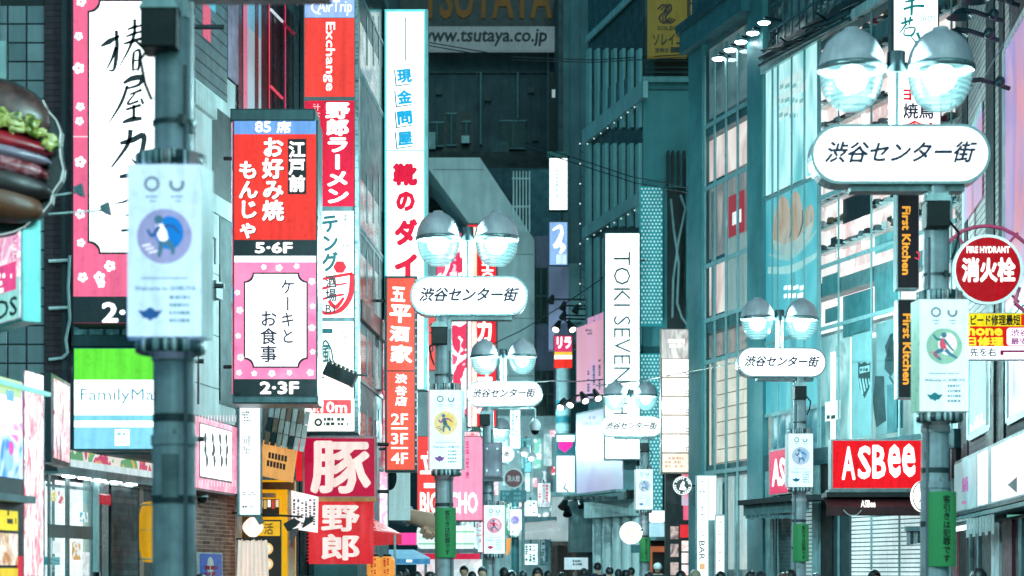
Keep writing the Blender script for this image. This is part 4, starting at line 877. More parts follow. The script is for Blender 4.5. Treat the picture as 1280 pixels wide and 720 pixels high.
t = T('magenta_gem_sign', 'stack of small lit shop panels with a magenta gem at the top', 'sign', 66, (695, 622)); t.R('cabinet', 694, 542, 720, 622, paint('#3a6a72', .4), -.5, 0); t.R('panel', 696, 544, 718, 552, lit('#dff6f6', 1), .001, .02); t.R('panel', 696, 552, 718, 567, lit('#2f6f80', .7), .001, .02); t.poly('panel', [(698, 552), (716, 552), (715, 558), (706, 566), (698, 560)], lit('#f02a9c', 1), .03)
t.R('panel', 696, 570, 718, 620, lit('#eefafa', 1.05), .001, .02); scribble(t, 'print', 698, 575, 704, 584, lit('#e04a70', .9), .03, 1, 71); t.poly('print', rrect(698, 588, 716, 598, 4), lit('#9fd0d4', .8), .026); t.poly('print', rrect(699, 589, 715, 597, 3.4), lit('#f4ffff', 1.1), .03); scribble(t, 'print', 701, 591.5, 713, 594.5, lit('#7aa0a4', .9), .034, 1, 72); t.stroke('print', [(708, 604), (705, 610), (710, 614), (706, 618)], (1, 2.5, 2, 1), lit('#5f8088', .8), .03); t.build()
t = T('white_lit_booth', 'white glowing booth column under the magenta gem panels', 'shop front', 64, (690, 675)); t.R('booth', 690, 620, 716, 676, lit('#b8d4d8', .6, .2), -1, 0, .03); t.R('booth_side', 716, 618, 740, 678, paint('#7a9a9e', .6), -2, -.1); t.R('booth_roof', 688, 615, 745, 621, paint('#a8c8ca', .4), -2, .1); t.build()
t = T('dark_shop_entrance', 'dark shop entrance with a small pale box beside the fluted columns', 'shop front', 66, (712, 720)); t.R('wall', 690, 676, 752, 740, paint('#5a4a44', .7), -2, -1); t.R('opening', 722, 678, 742, 698, paint('#0b1418'), -1, -.95); t.R('pale_box', 706, 697, 742, 712, lit('#b9dce6', .9), -.6, 0, .03); scribble(t, 'pale_box', 716, 700, 728, 708, paint('#3a6a80'), .02, 2, 75); t.build()
def trio(lab, x, y, Y, offs, hot=False):
    t = T('floodlight_cluster', lab, 'floodlights', Y, (x, y)); bl_ = paint('#10191d', .4)
    u, v = t.uv(x, y)
    for i, (dx, dy, sx) in enumerate(offs):
        a = t.uv(x+dx, y+dy); k_ = t.k(); d = 7*k_
        t.mb('lamp_head#%d' % i); p = 'lamp_head#%d' % i
        t.cyl(p, (a[0]-sx*d*.2, .0, a[1]+d*.9), (a[0]+sx*d*.5, .2, a[1]-d*.7), d*.35, bl_, d*.85, 12)
        if hot: t.cyl(p, (a[0]+sx*d*.5, .2, a[1]-d*.7), (a[0]+sx*d*.53, .21, a[1]-d*.76), d*.6, glow('#ffe9de', 4), n=12)
        t.cyl('arm', (a[0], -.05, a[1]+d*.3), (u, -.3, v+d), .02, bl_)
    t.cyl('arm', (u, -.3, v+7*t.k()), (u+1.4, -.9, v+9*t.k()), .03, bl_); t.build()
trio('black floodlight cluster on arm over the far shop fronts, below the magenta gem panels', 710, 630, 62, ((-4, 0, -1), (-1, 9, 0), (14, -2, 1)))
trio('two black floodlights on a wall arm above the red and yellow sign', 704, 404, 64, ((-6, 4, -1), (8, 4, 1)), True)
trio('row of black floodlights aimed at the lower pink billboard', 722, 500, 55, ((-18, 5, -1), (-6, 2, -1), (6, -3, 1), (22, -6, 1)), True)
for i, (x, y) in enumerate(((695, 375), (706, 381), (722, 383), (690, 372))):
    pass
t = T('wall_arm_lamps', 'thin horizontal wall arms with small dark lamps beside the finned facade', 'lamps', 63.5, (690, 392))
for i, (y, x) in enumerate(((374, 691), (382, 706), (386, 722), (394, 706))):
    a, b = t.uv(x, y), t.uv(735, y-1); t.cyl('arm', (a[0], 0, a[1]), (b[0], -.3, b[1]), .03, paint('#16282e')); t.cyl('lamp_head#%d' % i, (a[0], 0, a[1]+.12), (a[0]-.08, .1, a[1]-.12), .06, paint('#122026'), .13, 10)
t.build()

# ================================================================== finned building right of centre
CB = (735, 63.9, 805, 58.0)
t = T('finned_building', 'teal building with tall vertical fins on two storeys and fluted columns at street level', 'building', CB, (805, 715), ws=.3)
tc_ = paint('#9cc6ca', .55, 0, .2, .5); td = paint('#0f2a32', .5)
def bandx(p, xa, ya, xb, hpx, m, w0, w1):   # a band following the facade, y given at its left end
    t.R(p, xa, ya, xb, ya+hpx, m, w0, w1)
t.R('wall', 735, -75, 806, 735, paint('#27545c', .6), -9, 0)
t.R('ledge', 733, 163, 810, 182, tc_, 0, .5); t.R('ledge', 733, 285, 812, 299, tc_, 0, .5); t.R('roof_rail', 737, 46, 808, 54, paint('#9cc8cb', .4), .2, .45)
t.R('dark_storey', 736, 62, 806, 160, td, .005, .03); t.R('dark_storey', 736, 184, 806, 284, td, .005, .03); t.R('dark_storey', 736, 300, 806, 420, td, .005, .03)
for y0, y1, w in ((64, 162, .34), (182, 285, .42), (299, 440, .42)):
    for i in range(7): x = 736 + i*10.5; t.R('fin', x, y0, x+4.2, y1, paint('#86b8bc', .45, 0, .15, .5), .03, w)
for i in range(8):
    for j in range(2): u, v = t.uv(740 + i*8.5, 715); v = t.uv(735, 184 + j*118)[1]; t.ell('ledge_lamp', (u, .16, v), (.022, .022, .022), glow('#e8ffff', .8), 0, 8, 6)
for i in range(4): t.R('louvre', 752+i*10, 115-i*5, 757+i*10, 150-i*5, paint('#2c4f55', .4), .03, .2)
t.build()
t = T('end_wall', 'flat teal end wall of the finned building above the perforated panels', 'building', 57.9, (805, 715))
t.R('wall', 804, 102, 872, 725, paint('#3f8087', .6, 0, .15, .4), -7, 0); t.R('wall', 804, 110, 872, 112, paint('#2f666d'), 0, .05)
t.R('upper_storey', 804, -80, 872, 97, paint('#0c171c', .5), -7, -.1); t.R('parapet', 803, 97, 872, 104, paint('#5d969c', .5), -7, .15)
for y in (76, 84, 90): t.R('rail', 806, y, 866, y+1.2, paint('#33565c'), 0, .05)
for x in (833, 839, 846, 853): t.R('grille', x, 190, x+3, 232, paint('#0d1c22'), 0, .2)
t.R('dark_recess', 834, 235, 868, 420, paint('#0a1418', .6), 0, .03); t.R('pier', 856, 200, 868, 725, paint('#4f8389', .6), .03, .5)
for i in range(11): t.R('pier', 861, 210+i*18, 863, 213+i*18, paint('#223f45'), .5, .53)
t.R('recess', 800, 505, 834, 725, paint('#0d1d23', .6), .03, .06); t.R('shop_opening', 812, 683, 832, 740, paint('#241410'), .07, .09); t.R('shop_opening', 812, 683, 832, 690, lit('#b86a48', .7), .1, .2); t.R('shop_opening', 812, 690, 815, 740, lit('#b86a48', .6), .1, .2)
t.R('canopy', 808, 668, 836, 676, paint('#7fa6aa', .4), .1, 1.0)
t.build()
t = T('yellow_logo_sign', 'dim olive yellow sign board with zigzag emblem and dark katakana up on the end wall', 'sign', 57.2, (810, 70))
t.R('board', 810, -2, 859, 70, lit('#a8a046', .22, .1, 1.1, .15), -.3, 0); kk = paint('#16190f')
for i in range(3):
    c = ('#16190f', '#6a2a14', '#16190f')[i]; t.stroke('emblem', [(822+i*4, 12+i*1), (829+i*4, 6), (833+i*3, 12), (824+i*4, 22), (830+i*4, 29), (838+i*3, 22+i)], 2.2, paint(c), .01+.003*i)
t.txt('lettering', 'SOLEIL', 822, 33, 847, 38, kk, .02, bold=.03); t.txt('lettering', 'ソレイユ', 816, 42, 854, 57, kk, .02, bold=.03); t.txt('lettering', '宝飾店', 819, 60, 836, 66, kk, .02, bold=.03); t.R('lettering', 838, 59, 852, 66, kk, .02); t.build()
t = T('vertical_dark_sign', 'narrow black vertical sign with dim gold characters beside the yellow emblem board', 'sign', 57.2, (863, 60))
t.R('board', 860, -20, 873, 62, paint('#11140f', .4), -.3, 0); t.txt('lettering', 'お部屋探し', 862.5, -6, 871, 48, lit('#a8924a', .5), .02, 'v', .03); t.build()
for i, (y0, y1, Y0) in enumerate(((233, 407, 57.0), (442, 545, 57.0), (545, 668, 56.9))):
    t = T('perforated_panel', ('upper', 'middle', 'lower')[i] + ' lit panel of white dots on teal metal' + (' beside the tall white sign', ' behind the far right lamp head', ' behind the far right pole')[i], 'screen panel', Y0, (800, y1), 'perforated lit panels on the finned building')
    t.R('sheet', 800, y0, 828, y1, lit('#2f9aa4', .55, .15), -.25, 0); n = int((y1-y0)/4.4)
    dm = lit('#b4eaec', .72, .25)
    for r in range(n):
        for c in range(6):
            x = 802.5 + c*4.4 + (2.2 if r % 2 else 0)
            if x < 827: t.disc('dot_pattern', x, y0+3+r*4.4, 1.35, dm, .012, n=6)
    t.build()
t = sign('tall_lettered_sign', 'tall white sign with thin sideways capitals in front of the finned facade', 755, 290, 801, 575, 55.6, lit('#f2fdfd', 1.15), '#1c4a50', .35, arms='R', reach=6)
t.txt('lettering', 'TOKI SEVEN', 767, 315, 788, 478, paint('#16484c'), .03, 'r', -.006)
t.txt('lettering', 'TH', 767, 486, 788, 518, paint('#16484c'), .03, 'r', -.006); t.stroke('lettering', [(772, 556), (789, 546)], 1, paint('#16484c'), .03); t.build()
for i, (a, b, c, d_, lab) in enumerate(((721, 408, 764, 502, 'upper pink and lilac billboard with rows of dark characters'), (721, 517, 779, 618, 'lower big pale lilac billboard sloping behind the tall white sign'))):
    t = T('billboard', lab, 'billboard', (721, 60.5, 779, 56.6), (721, d_))
    t.R('cabinet', 720, a and b, c+1, d_+1, paint('#5f7f86', .4), -.4, 0); t.R('print', 721.5, b+2, c, d_, picture((('#c4a4e0', '#e8a4bc', '#e09ab0', '#b8a8e0'), ('#b4a8dc', '#cdbfe6', '#bccbe8', '#d0b8e2'))[i], .35, (.62, .42)[i]), .002, .02)
    if i == 0:
        for x in (735, 742, 749): scribble(t, 'lettering', x, 450+(749-x), x+4, 496, paint('#6a4a6a'), .03, 1, 80+x, True)
        scribble(t, 'lettering', 733, 412, 743, 420, paint('#b884a8'), .03, 2, 83)
        for x in (735, 744, 752): t.R('tab', x, 398-(x-735)*.4, x+7, 407-(x-735)*.4, lit('#d8a0c8', .7), -.2, .02)
    else: scribble(t, 'lettering', 730, 520, 752, 535, lit('#a8a4c8', .7), .03, 2, 84)
    t.build()
t = T('billboard_bracket', 'long grey steel bracket with small lamps under the pale lilac billboard', 'bracket', (721, 60.0, 779, 56.2), (721, 624)); t.R('rail', 716, 619, 782, 622, paint('#7fa0a4', .4, .4), 0, .3)
for i in range(7): x = 724 + i*8; t.R('lamp', x, 621, x+4, 625, paint('#16282e'), .1, .5)
t.build()
t = T('fluted_columns_base', 'pale street level front of four round columns under the pale lilac billboard', 'colonnade', (738, 60.5, 800, 57.6), (738, 735))
t.R('lintel', 737, 628, 799, 648, paint('#c2dadc', .6), -.5, .2); t.R('wall', 737, 640, 800, 740, paint('#6f9298', .6), -.9, -.6)
for i in range(5):
    u, v = t.uv(744 + i*12.4, 640); t.cyl('column#%d' % i, (u, -.1, -1.6), (u, -.1, v+.1), .17, paint('#d2e2e4', .5, 0, .15), n=20)
t.build()
t = T('grey_shop_wall', 'plain grey panel wall between the booth and the fluted columns', 'wall', 62.5, (722, 690)); t.R('grey_shop_wall', 712, 626, 742, 690, paint('#8fabae', .6), -2, 0); t.build()
t = T('round_white_sign', 'round white lit sign with faint yellow flower beside the far right lamp pole', 'sign', 50.4, (788, 680)); t.disc('cabinet', 789, 666, 14, lit('#f6fcf4', 1.12), 0, .2)
for i in range(5): a = i*1.2566+.3; t.disc('print', 789+5*math.cos(a), 666+5*math.sin(a), 1.6, lit('#f0d890', 1), .01+.001*i, n=10)
t.cyl('bracket', (t.uv(789, 0)[0], -.15, t.uv(0, 666)[1]), (t.uv(803, 0)[0], .0, t.uv(0, 662)[1]), .03, paint(STEEL)); t.R('small_plate', 789, 681, 800, 691, paint('#1f6a74', .4), -.1, 0); t.build()
t = T('white_rounded_box', 'white rounded light box and pale blue panel below the perforated panels', 'sign', 55.8, (812, 668)); t.poly('light_box', rrect(811, 639, 832, 653, 4), lit('#eaf8fa', 1.05), .4, .4); t.R('panel', 810, 654, 833, 671, lit('#a8d4e2', .8), 0, .3); t.build()

t = T('menu_light_column', 'tall cream lit sign column of blank floor panels under a brown picture panel', 'sign', 48.4, (827, 592))
t.R('cabinet', 826, 411, 866, 592, paint('#7a6a60', .4), -.3, 0); t.R('picture_panel', 827, 412, 864, 448, picture(('#8a7f80', '#d8cfca', '#a89a98', '#f2e6e0'), 1.8, .7, (2, 2, .5)), .001, .012); t.txt('picture_panel', 'RISTORANTE', 835, 424, 856, 429, wl_, .02, bold=.02); scribble(t, 'picture_panel', 833, 430, 858, 436, wl_, .02, 1, 91)
for i in range(5): y = 449 + i*23.6; t.R('floor_panel#%d' % i, 828, y, 863, y+21.8, lit('#fbeee2', 1.05, .06), .001, .012); t.R('floor_panel#%d' % i, 857, y+15.5, 862, y+20, paint('#4a5054'), .016); t.R('floor_panel#%d' % i, 858, y+16.5, 861.2, y+19, lit('#fbeee2', 1), .018)
t.R('floor_panel#9', 828, 567, 863, 590, lit('#fbe6d4', 1), .001, .012); scribble(t, 'floor_panel#9', 831, 571, 858, 586, lit('#d8a890', .9), .018, 3, 92); t.build()
t = T('round_black_sign', 'round black sign with white figure and white ring of letters', 'sign', 46.6, (853, 619))
t.disc('plate', 853, 607, 12.2, paint('#0d1518', .4), 0, .08); t.disc('print', 853, 607, 11.6, lit('#f2fafa', .9), .006, ring=.93)
for i in range(22):
    a = i*.2856
    if i % 6: t.poly('print', [(853+r*math.cos(a+d), 607+r*math.sin(a+d)) for r, d in ((8, -.09), (10.4, -.09), (10.4, .08), (8, .08))], lit('#f2fafa', .9), .008)
t.poly('print', [(849, 612), (851, 605), (854, 601), (856, 603), (855, 607), (858, 611), (857, 613)], lit('#f2fafa', .95), .009); t.cyl('bracket', (t.uv(865, 0)[0], -.05, t.uv(0, 607)[1]), (t.uv(880, 0)[0], -.3, t.uv(0, 607)[1]), .02, paint(DARK)); t.build()
t = T('red_shop_signs', 'stack of red and pink lit shop panels below the round black sign', 'sign', 49.5, (850, 720))
t.R('cabinet', 832, 592, 874, 740, paint('#141a1e', .5), -.4, 0); t.R('panel', 852, 593, 872, 632, picture(('#d8a0c0', '#8fc8e0', '#f26a80', '#c8e8f0'), 1.5, .9), .001, .02); t.R('panel', 854, 632, 872, 650, lit('#f06a8a', .9), .001, .02); t.R('panel', 850, 656, 872, 672, lit('#e03038', .95), .001, .02); scribble(t, 'lettering', 856, 660, 871, 669, wl_, .03, 1, 95)
for y in (676, 691, 706): t.R('panel', 852, y, 872, y+13, picture(('#fbe8e4', '#f3b8b4', '#fff6f2', '#d87a7a'), 2, .9), .001, .02)
for y in (658, 680, 703): t.R('photo', 838, y, 848, y+16, picture(('#2a2024', '#d8b8b0', '#6a4a50', '#f0e0dc'), 2.2, .7), .01, .02)
t.build()
t = T('highball_sign', 'tall narrow white lit bar sign of vertical letters right of the red shop panels', 'sign', 45.4, (871, 720)); t.R('cabinet', 870, 594, 896, 740, paint('#7f9a9e', .4), -.2, 0); t.R('face', 872, 595, 885, 740, lit('#eef9fa', 1.1), .001, .012); t.R('face', 886, 595, 895, 650, lit('#e2f2f4', 1), .001, .012)
t.txt('lettering', '渋谷ハイボール', 873, 598, 882, 672, paint('#24484e'), .02, 'v', .0); t.txt('lettering', 'BAR', 873.5, 676, 881, 700, paint('#24484e'), .02, 'r', .02); t.R('lettering', 874, 704, 881, 712, lit('#e0b080', .9), .02); t.build()
t = T('white_bar_sign', 'second narrower white sign of faint grey letters right of the tall bar sign', 'sign', 44.6, (896, 720)); t.R('cabinet', 894, 643, 906, 740, paint('#9fb0b2', .4), -.15, 0); t.R('face', 895, 645, 905, 740, lit('#eef4f2', 1), .001, .01); t.txt('lettering', '酒場BAR', 896.5, 650, 903, 706, paint('#8f9a9c'), .016, 'v', .0); t.build()

# small signs crowded at the far end
for i, (x0, y0, x1, y1, Y, cols, st, lab) in enumerate((
  (573, 556, 582, 602, 61, ('#fff', '#f6d0d8', '#e83a5a'), 1.0, 'narrow white and red shop sign just right of the wide karaoke board'),
  (638, 498, 650, 560, 66, ('#f4ffff', '#cfeaec', '#fff'), 1.1, 'plain upright white sign below the fourth lamp plate, left of the dome camera'),
  (652, 548, 664, 590, 67, ('#4fa0a8', '#2c6a74', '#bfe6ea'), .9, 'small teal picture sign straight below the dome camera'),
  (672, 604, 688, 634, 64, ('#e8f2f6', '#8fa6b0', '#fff', '#5a7078'), .9, 'small grey and white sign above the white sloping awning'),
  (632, 630, 637, 668, 63, ('#2f8f6a', '#dff2e8', '#1f6a50'), .8, 'thin green and white strip sign left of the tiny violet dot banner'),
  (655, 626, 672, 645, 65, ('#f2fbfb', '#d4e8ea', '#fff'), 1.1, 'small white lit box below the teal street plate'),
  (594, 640, 604, 690, 58, ('#d8ecf0', '#9fc4cc', '#f4fbfb'), .9, 'pale blue upright lit panel left of the pink edged banner'),
  (655, 680, 672, 706, 61, ('#bfeaea', '#e8fbfb', '#7fc4c8'), 1.0, 'mint lit panel low under the white sloping awning'),
  (676, 676, 688, 706, 63, ('#2f5a64', '#7fa8b0', '#16343c'), .7, 'dark teal panel low at the right end of the white sloping awning'),
  (580, 540, 600, 553, 57, ('#e03044', '#f8c4cc', '#d01830'), .9, 'small red sign with white edge over the pink karaoke board'))):
    t = T('shop_sign', lab, 'sign', Y, (x0, y1), 'small shop signs at the far end of the street')
    t.R('cabinet', x0-.7, y0-.7, x1+.7, y1+.7, paint('#3f5a60', .4), -.25, 0); t.R('face', x0, y0, x1, y1, picture(cols, 2.2, st, (1, 1, .6), const=i % 2 == 0), .001, .02)
    scribble(t, 'print', x0+1.5, y0+2, x1-1.5, y1-2, paint('#4a6a72') if i % 3 else lit('#d84a60', .8), .03, max(1, int((x1-x0)/5)), 200+i, y1-y0 > x1-x0, .6)
    u, v = t.uv((x0+x1)/2, y0); t.cyl('bracket', (u, -.15, v-.1), (u, -1.2, v+.15), .03, paint(DARK)); t.build()
for i, (x, y, lab) in enumerate(((595, 540, 'green domed lamp shade left of the grey pole box'), (655, 566, 'cone shaped white lamp shade below the dome camera'), (664, 572, 'second cone shaped white lamp shade, right of the first one'))):
    t = T('shade_lamp', lab, 'lamp', 60, (x, y), 'small shade lamps at the far end'); k = t.k()
    t.lathe('lamp_shade', (0, 0, 0), [(.02, 7*k), (5*k, 5*k), (8*k, 0)], paint(('#2f7a6a', '#c8d4d6', '#c8d4d6')[i], .4), 18); t.ell('bulb', (0, 0, -1.5*k), (3*k, 3*k, 2.4*k), glow('#f4ffff', 8), 0, 12, 8); t.cyl('rod', (0, 0, 7*k), (0, -.5, 16*k), .02, paint(DARK)); t.build()
# ================================================================== RIGHT: glass fronted building
RG = (868, 47.4, 1190, 35.2)
t = T('glass_building', 'glass fronted store building with teal columns on the right', 'building', RG, (868, 715), ws=.3)
tcol = paint('#4a868c', .45, .1, .2, .6); fr = paint('#8fb4b8', .35, .2, .2); frd = paint('#1f464d', .35, .4)
def vr(p, x0, z0, x1, z1, m, w0, w1):   # metres above the root for z
    t.box(p, t.uv(x0, 0)[0], z0, t.uv(x1, 0)[0], z1, w0, w1, m)
def zy(x, y): return t.uv(x, y)[1]
def pane(p, x0, z0, x1, z1, m, w):
    a, b = t.uv(x0, 0)[0], t.uv(x1, 0)[0]; w = t.W(w); t.mb(p).add([(a, -w, z0), (b, -w, z0), (b, -w, z1), (a, -w, z1)], [(0, 1, 2, 3)], m)
B0 = -1.6; TOP = zy(868, -60)
vr('back_wall', 866, B0, 1200, TOP+6, paint('#9fb4b6', .6), -3.2, -3.0)
for zf in (zy(880, 590), zy(880, 410), zy(880, 165)): vr('floor_slab', 868, zf-.15, 1195, zf+.15, paint('#6d8386', .5), -3, -.15)
vr('column', 864, B0, 881, zy(868, 60), tcol, -.4, .25); vr('column', 936.5, B0, 956, TOP+6, tcol, -.3, .18)
vr('soffit', 862, zy(866, 66), 940, zy(866, 40), paint('#2f6a74', .5, 0, .2), -.5, .9); vr('roof_beam', 860, zy(866, 40), 942, zy(866, 30), paint('#1d4a54', .5), -.5, 1.1); vr('upper_wall', 862, zy(866, 28), 940, TOP+3, paint('#23505a', .5), -1, -.2)
# left glazed bay
ib = picture(('#e9c6c0', '#f1d8d2', '#caa8a4', '#f4e4de'), .8, 1.0, (1, 1, .4))
def room(x0, x1, y0, y1, m, w=-2.2, ya=None): vr('lit_interior', x0, zy(x0, y1), x1, zy(x0, y0), m, w-.05, w)
xs = (881, 893.5, 907.5, 922, 936)
for j, (y0, y1, m) in enumerate(((72, 158, picture(('#5c7a7e', '#7d979a', '#3d5a5f'), 1.2, .45)), (163, 235, ib), (240, 330, picture(('#b8a3a2', '#8f8d90', '#d8c4be'), 1.5, .5, (2, 2, .5))), (337, 400, ib), (404, 452, picture(('#7f8a8e', '#c9aea8', '#5f7478'), 2, .5)), (456, 590, lit('#f3e2d4', .85, .15)), (595, 712, picture(('#dfe9e9', '#b9cfd2', '#f6efe8'), 2, .65, (2, 2, .3))))):
    room(858, 937, y0, y1, m, -.9)
for x in xs: vr('mullion', x-.7, B0, x+.9, zy(881, 70), fr, -.08, .06)
for y in (160, 237, 334, 402, 454, 592): vr('transom', 881, zy(881, y)-.05, 937, zy(881, y)+.05, fr, -.08, .07)
pane('glass_pane#1', 881, B0, 937, zy(881, 70), glass('#e6f6f6', .01, .02, 1.13), -.02)
for i in range(7): z = zy(881, 478+i*17); vr('lit_interior', 884, z, 934, z+.02, paint('#6a5a54'), -.88, -.86)  # cream panel and these lines imitate the sign column mirrored in the glass
vr('drape', 882, zy(882, 590), 886, zy(882, 240), paint('#c4aeb0', .7), -.6, -.5); vr('drape', 897, zy(882, 715), 903, zy(882, 590), paint('#e0cfc8', .7), -.5, -.4); vr('drape', 912, zy(882, 715), 917, zy(882, 590), paint('#c9d4d4', .7), -.5, -.4)
vr('reflected_sign', 904, zy(904, 297), 923, zy(904, 246), lit('#d03848', .55), -.5, -.45); vr('reflected_sign', 909, zy(904, 284), 920, zy(904, 268), lit('#fbeeee', .7), -.44, -.43); vr('white_panel', 900, zy(900, 395), 926, zy(900, 300), lit('#b4cccc', .5), -.6, -.5)  # lit pieces stand in for signs reflected in the glass
# printed bay
ZB = zy(957, 92)
vr('printed_glass', 957, zy(957, 245), 1024, ZB, picture(('#3f8f95', '#7fc0c2', '#b9e6e6', '#58a6aa'), .55, .95, (1.5, 1.5, .35)), -.06, -.02)
vr('printed_glass', 957, zy(957, 520), 1024, zy(957, 252), picture(('#2f7f8c', '#3f95a2', '#5fb0b8', '#2a7280'), .5, .8, (1.2, 1.2, .5)), -.06, -.02)
vr('printed_glass', 957, zy(957, 600), 1024, zy(957, 520), picture(('#cfe6ea', '#5f9aa4', '#2f6a78', '#8fc0c8'), 1.4, .5), -.5, -.45)
gm = lit('#e8fbfa', .9)
for i, (xa, xb, ya, yb) in enumerate(((973, 1003, 103, 117), (970, 1010, 121, 134), (972, 1006, 139, 152))): t.R('print', xa, ya, xb, yb, lit('#d2f4f2', .8), .0, .004); scribble(t, 'print', xa+2, ya+3, xb-2, yb-2, lit('#8fcaca', .7), .012, 1, 100+i)
for i in range(2): scribble(t, 'print', 980, 357+i*10, 1006, 366+i*10, gm, .012, 1, 110+i)
hand = picture(('#7f9c9a', '#c9b8a8', '#b8957c', '#d8ccc0'), 1.2, .5, (2, 2, .5)); hsh = picture(('#8fb0ae', '#b9c4bc', '#7fa8aa'), 1.2, .6)
t.poly('hand_print', [(966, 306), (968, 268), (972, 252), (978, 244), (985, 250), (988, 262), (990, 246), (993, 238), (999, 242), (1003, 260), (1006, 268), (1010, 257), (1015, 256), (1018, 266), (1017, 282), (1009, 300), (998, 314), (980, 320)], hand, .008)
t.poly('hand_print', [(967, 300), (980, 306), (995, 300), (1008, 284), (1017, 276), (1012, 298), (998, 315), (980, 321), (968, 314)], hsh, .012)
for pts in ([(988, 262), (990, 280), (987, 298)], [(1003, 262), (1003, 280), (998, 296)]): t.stroke('hand_print', pts, (2, 5, 2), lit('#6f7f7a', .5), .014)
t.stroke('print', [(962, 318), (985, 322), (1005, 308), (1021, 288)], (3, 7, 6, 3), lit('#a8d8d8', .6), .016); t.stroke('print', [(960, 338), (990, 336), (1022, 318)], (8, 10, 6), lit('#a8dcdc', .7), .006)
for x in (966, 973, 990, 1006, 1023): vr('mullion', x-.6, B0, x+.8, ZB, fr, -.02, .07)
for y in (250, 430, 520, 602): vr('transom', 957, zy(957, y)-.04, 1024, zy(957, y)+.04, fr, -.02, .08)
vr('lit_interior', 957, B0, 1024, zy(957, 605), picture(('#bfe0e0', '#6f9a9e', '#e6f6f6'), 1.5, .45), -1.2, -1.15)
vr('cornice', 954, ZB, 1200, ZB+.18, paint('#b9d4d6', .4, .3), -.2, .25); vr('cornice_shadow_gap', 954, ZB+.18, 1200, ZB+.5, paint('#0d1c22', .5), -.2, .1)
for i in range(26): x = 958 + i*9; vr('upper_grille', x, ZB+.55, x+1.2, ZB+5, paint('#2d565e', .4), -.3, -.2)
for j in range(7): vr('upper_grille', 957, ZB+.9+j*.55, 1200, ZB+.96+j*.55, paint('#3c6a72', .4), -.32, -.22)
vr('upper_glass', 957, ZB+.5, 1200, ZB+5, picture(('#24484e', '#4f7f84', '#16343a', '#7fa8aa'), 1.2, .22), -.7, -.6)
# shoe store bay
pinkw = picture(('#f0cfca', '#fae8e4', '#dcaeac', '#fff4f2'), 1.6, .98, (1, 1, .6))
vr('lit_interior', 988, zy(1026, 390), 1195, ZB, pinkw, -1.3, -1.25)
Z1, Z2, Z3 = zy(1025, 335), zy(1025, 412), zy(1025, 560)
xm = (1025, 1048, 1089, 1124, 1158, 1189)
for x in xm: vr('mullion', x-.6, B0, x+.8, ZB, fr, -.05, .03)
for z in (Z1, Z2): vr('transom', 1024, z-.04, 1195, z+.04, fr, -.06, .04)
vr('transom', 1024, ZB-3.4, 1195, ZB-3.3, fr, -.1, .08)
for x0 in (1030, 1060, 1098): vr('lit_strip', x0, Z1+.2, x0+4, ZB-.2, lit('#fff4f2', 1.15), -1.1, -1.0)
for j in range(11):
    z = Z1 + .35 + j*.52; vr('shelf', 1012, z, 1195, z+.035, paint('#e6d8d6', .3), -1.2, -.55)
rb_ = random.Random(21)
for j in range(11):
    z = Z1 + .4 + j*.52; x = 1014
    while x < 1190:
        w_ = rb_.uniform(3, 9)
        if rb_.random() < .42: vr('stock_box', x, z, x+w_, z+rb_.uniform(.1, .3), paint(rb_.choice(('#2f4a52', '#b84a52', '#d8d0cc', '#6f9a9e', '#1c2a30', '#c89a8a')), .6), -1.15, -1.0)
        x += w_ + rb_.uniform(1, 6)
for x0, x1, z0, z1, c in ((1052, 1088, Z1+.75, Z1+1.25, '#2a2226'), (1026, 1047, Z1-.62, Z1-.2, '#5f8f94'), (1052, 1089, Z1-1.6, Z1-.75, '#4f8086'), (1092, 1124, Z1-.1, Z1+.25, '#7fa6a8')): vr('display_panel', x0, z0, x1, z1, paint(c, .4), -.14, -.1)
vr('lit_interior', 988, Z2, 1195, Z1-.1, picture(('#f6e4e0', '#fff6f4', '#cfd8d8'), 1.4, 1.15), -1.3, -1.25)
vr('display_panel', 1030, Z2+.1, 1046, Z1-.9, paint('#5c868a', .5), -.12, -.08); vr('display_panel', 1092, Z2+.05, 1124, Z1-.5, paint('#5b8388', .5), -.12, -.08)
# ground display windows
vr('lit_interior', 988, Z3, 1195, Z2-.1, picture(('#5f8f94', '#87b0b2', '#b9d6d6', '#41696e'), 1.3, .75, (1, 1, .5)), -1.0, -.95)
vr('display_panel', 1063, Z3+.1, 1087, Z2-.25, paint('#a4bcc0', .5, 0, .12), -.14, -.1)
vr('display_panel', 1094, Z3+.1, 1122, Z2-.2, picture(('#86a8ae', '#7f9fa6', '#97b6ba', '#223a42'), 1.0, .3, det=1), -.14, -.1)
vr('lit_strip', 1030, Z3, 1035, Z2-.5, lit('#f4eeee', 1), -.6, -.5); vr('lit_strip', 1056, Z3, 1059, Z2-.3, lit('#e8f0f0', .9), -.5, -.4); vr('lit_strip', 1068, Z2-.42, 1088, Z2-.34, glow('#ffffff', 2), -.4, -.3)
dk = paint('#1f3238', .5)
sh = [(1071, 452), (1075, 455), (1079, 452), (1083, 455), (1087, 452), (1087, 470), (1085, 485), (1079, 498), (1073, 485), (1071, 470)]
q_ = [t.uv(*p) for p in sh]; t.poly('emblem', q_, dk, -.095, .005, px=False)
for i in range(4): t.stroke('emblem', [(1073+i*3.8, 473), (1077+i*2.8, 493-i*4)], 4, paint('#c4d8da'), -.08)
t.R('emblem', 1073, 459, 1085.5, 467, paint('#c4d8da'), -.085); scribble(t, 'emblem', 1074, 460, 1085, 466, dk, -.07, 1, 120)
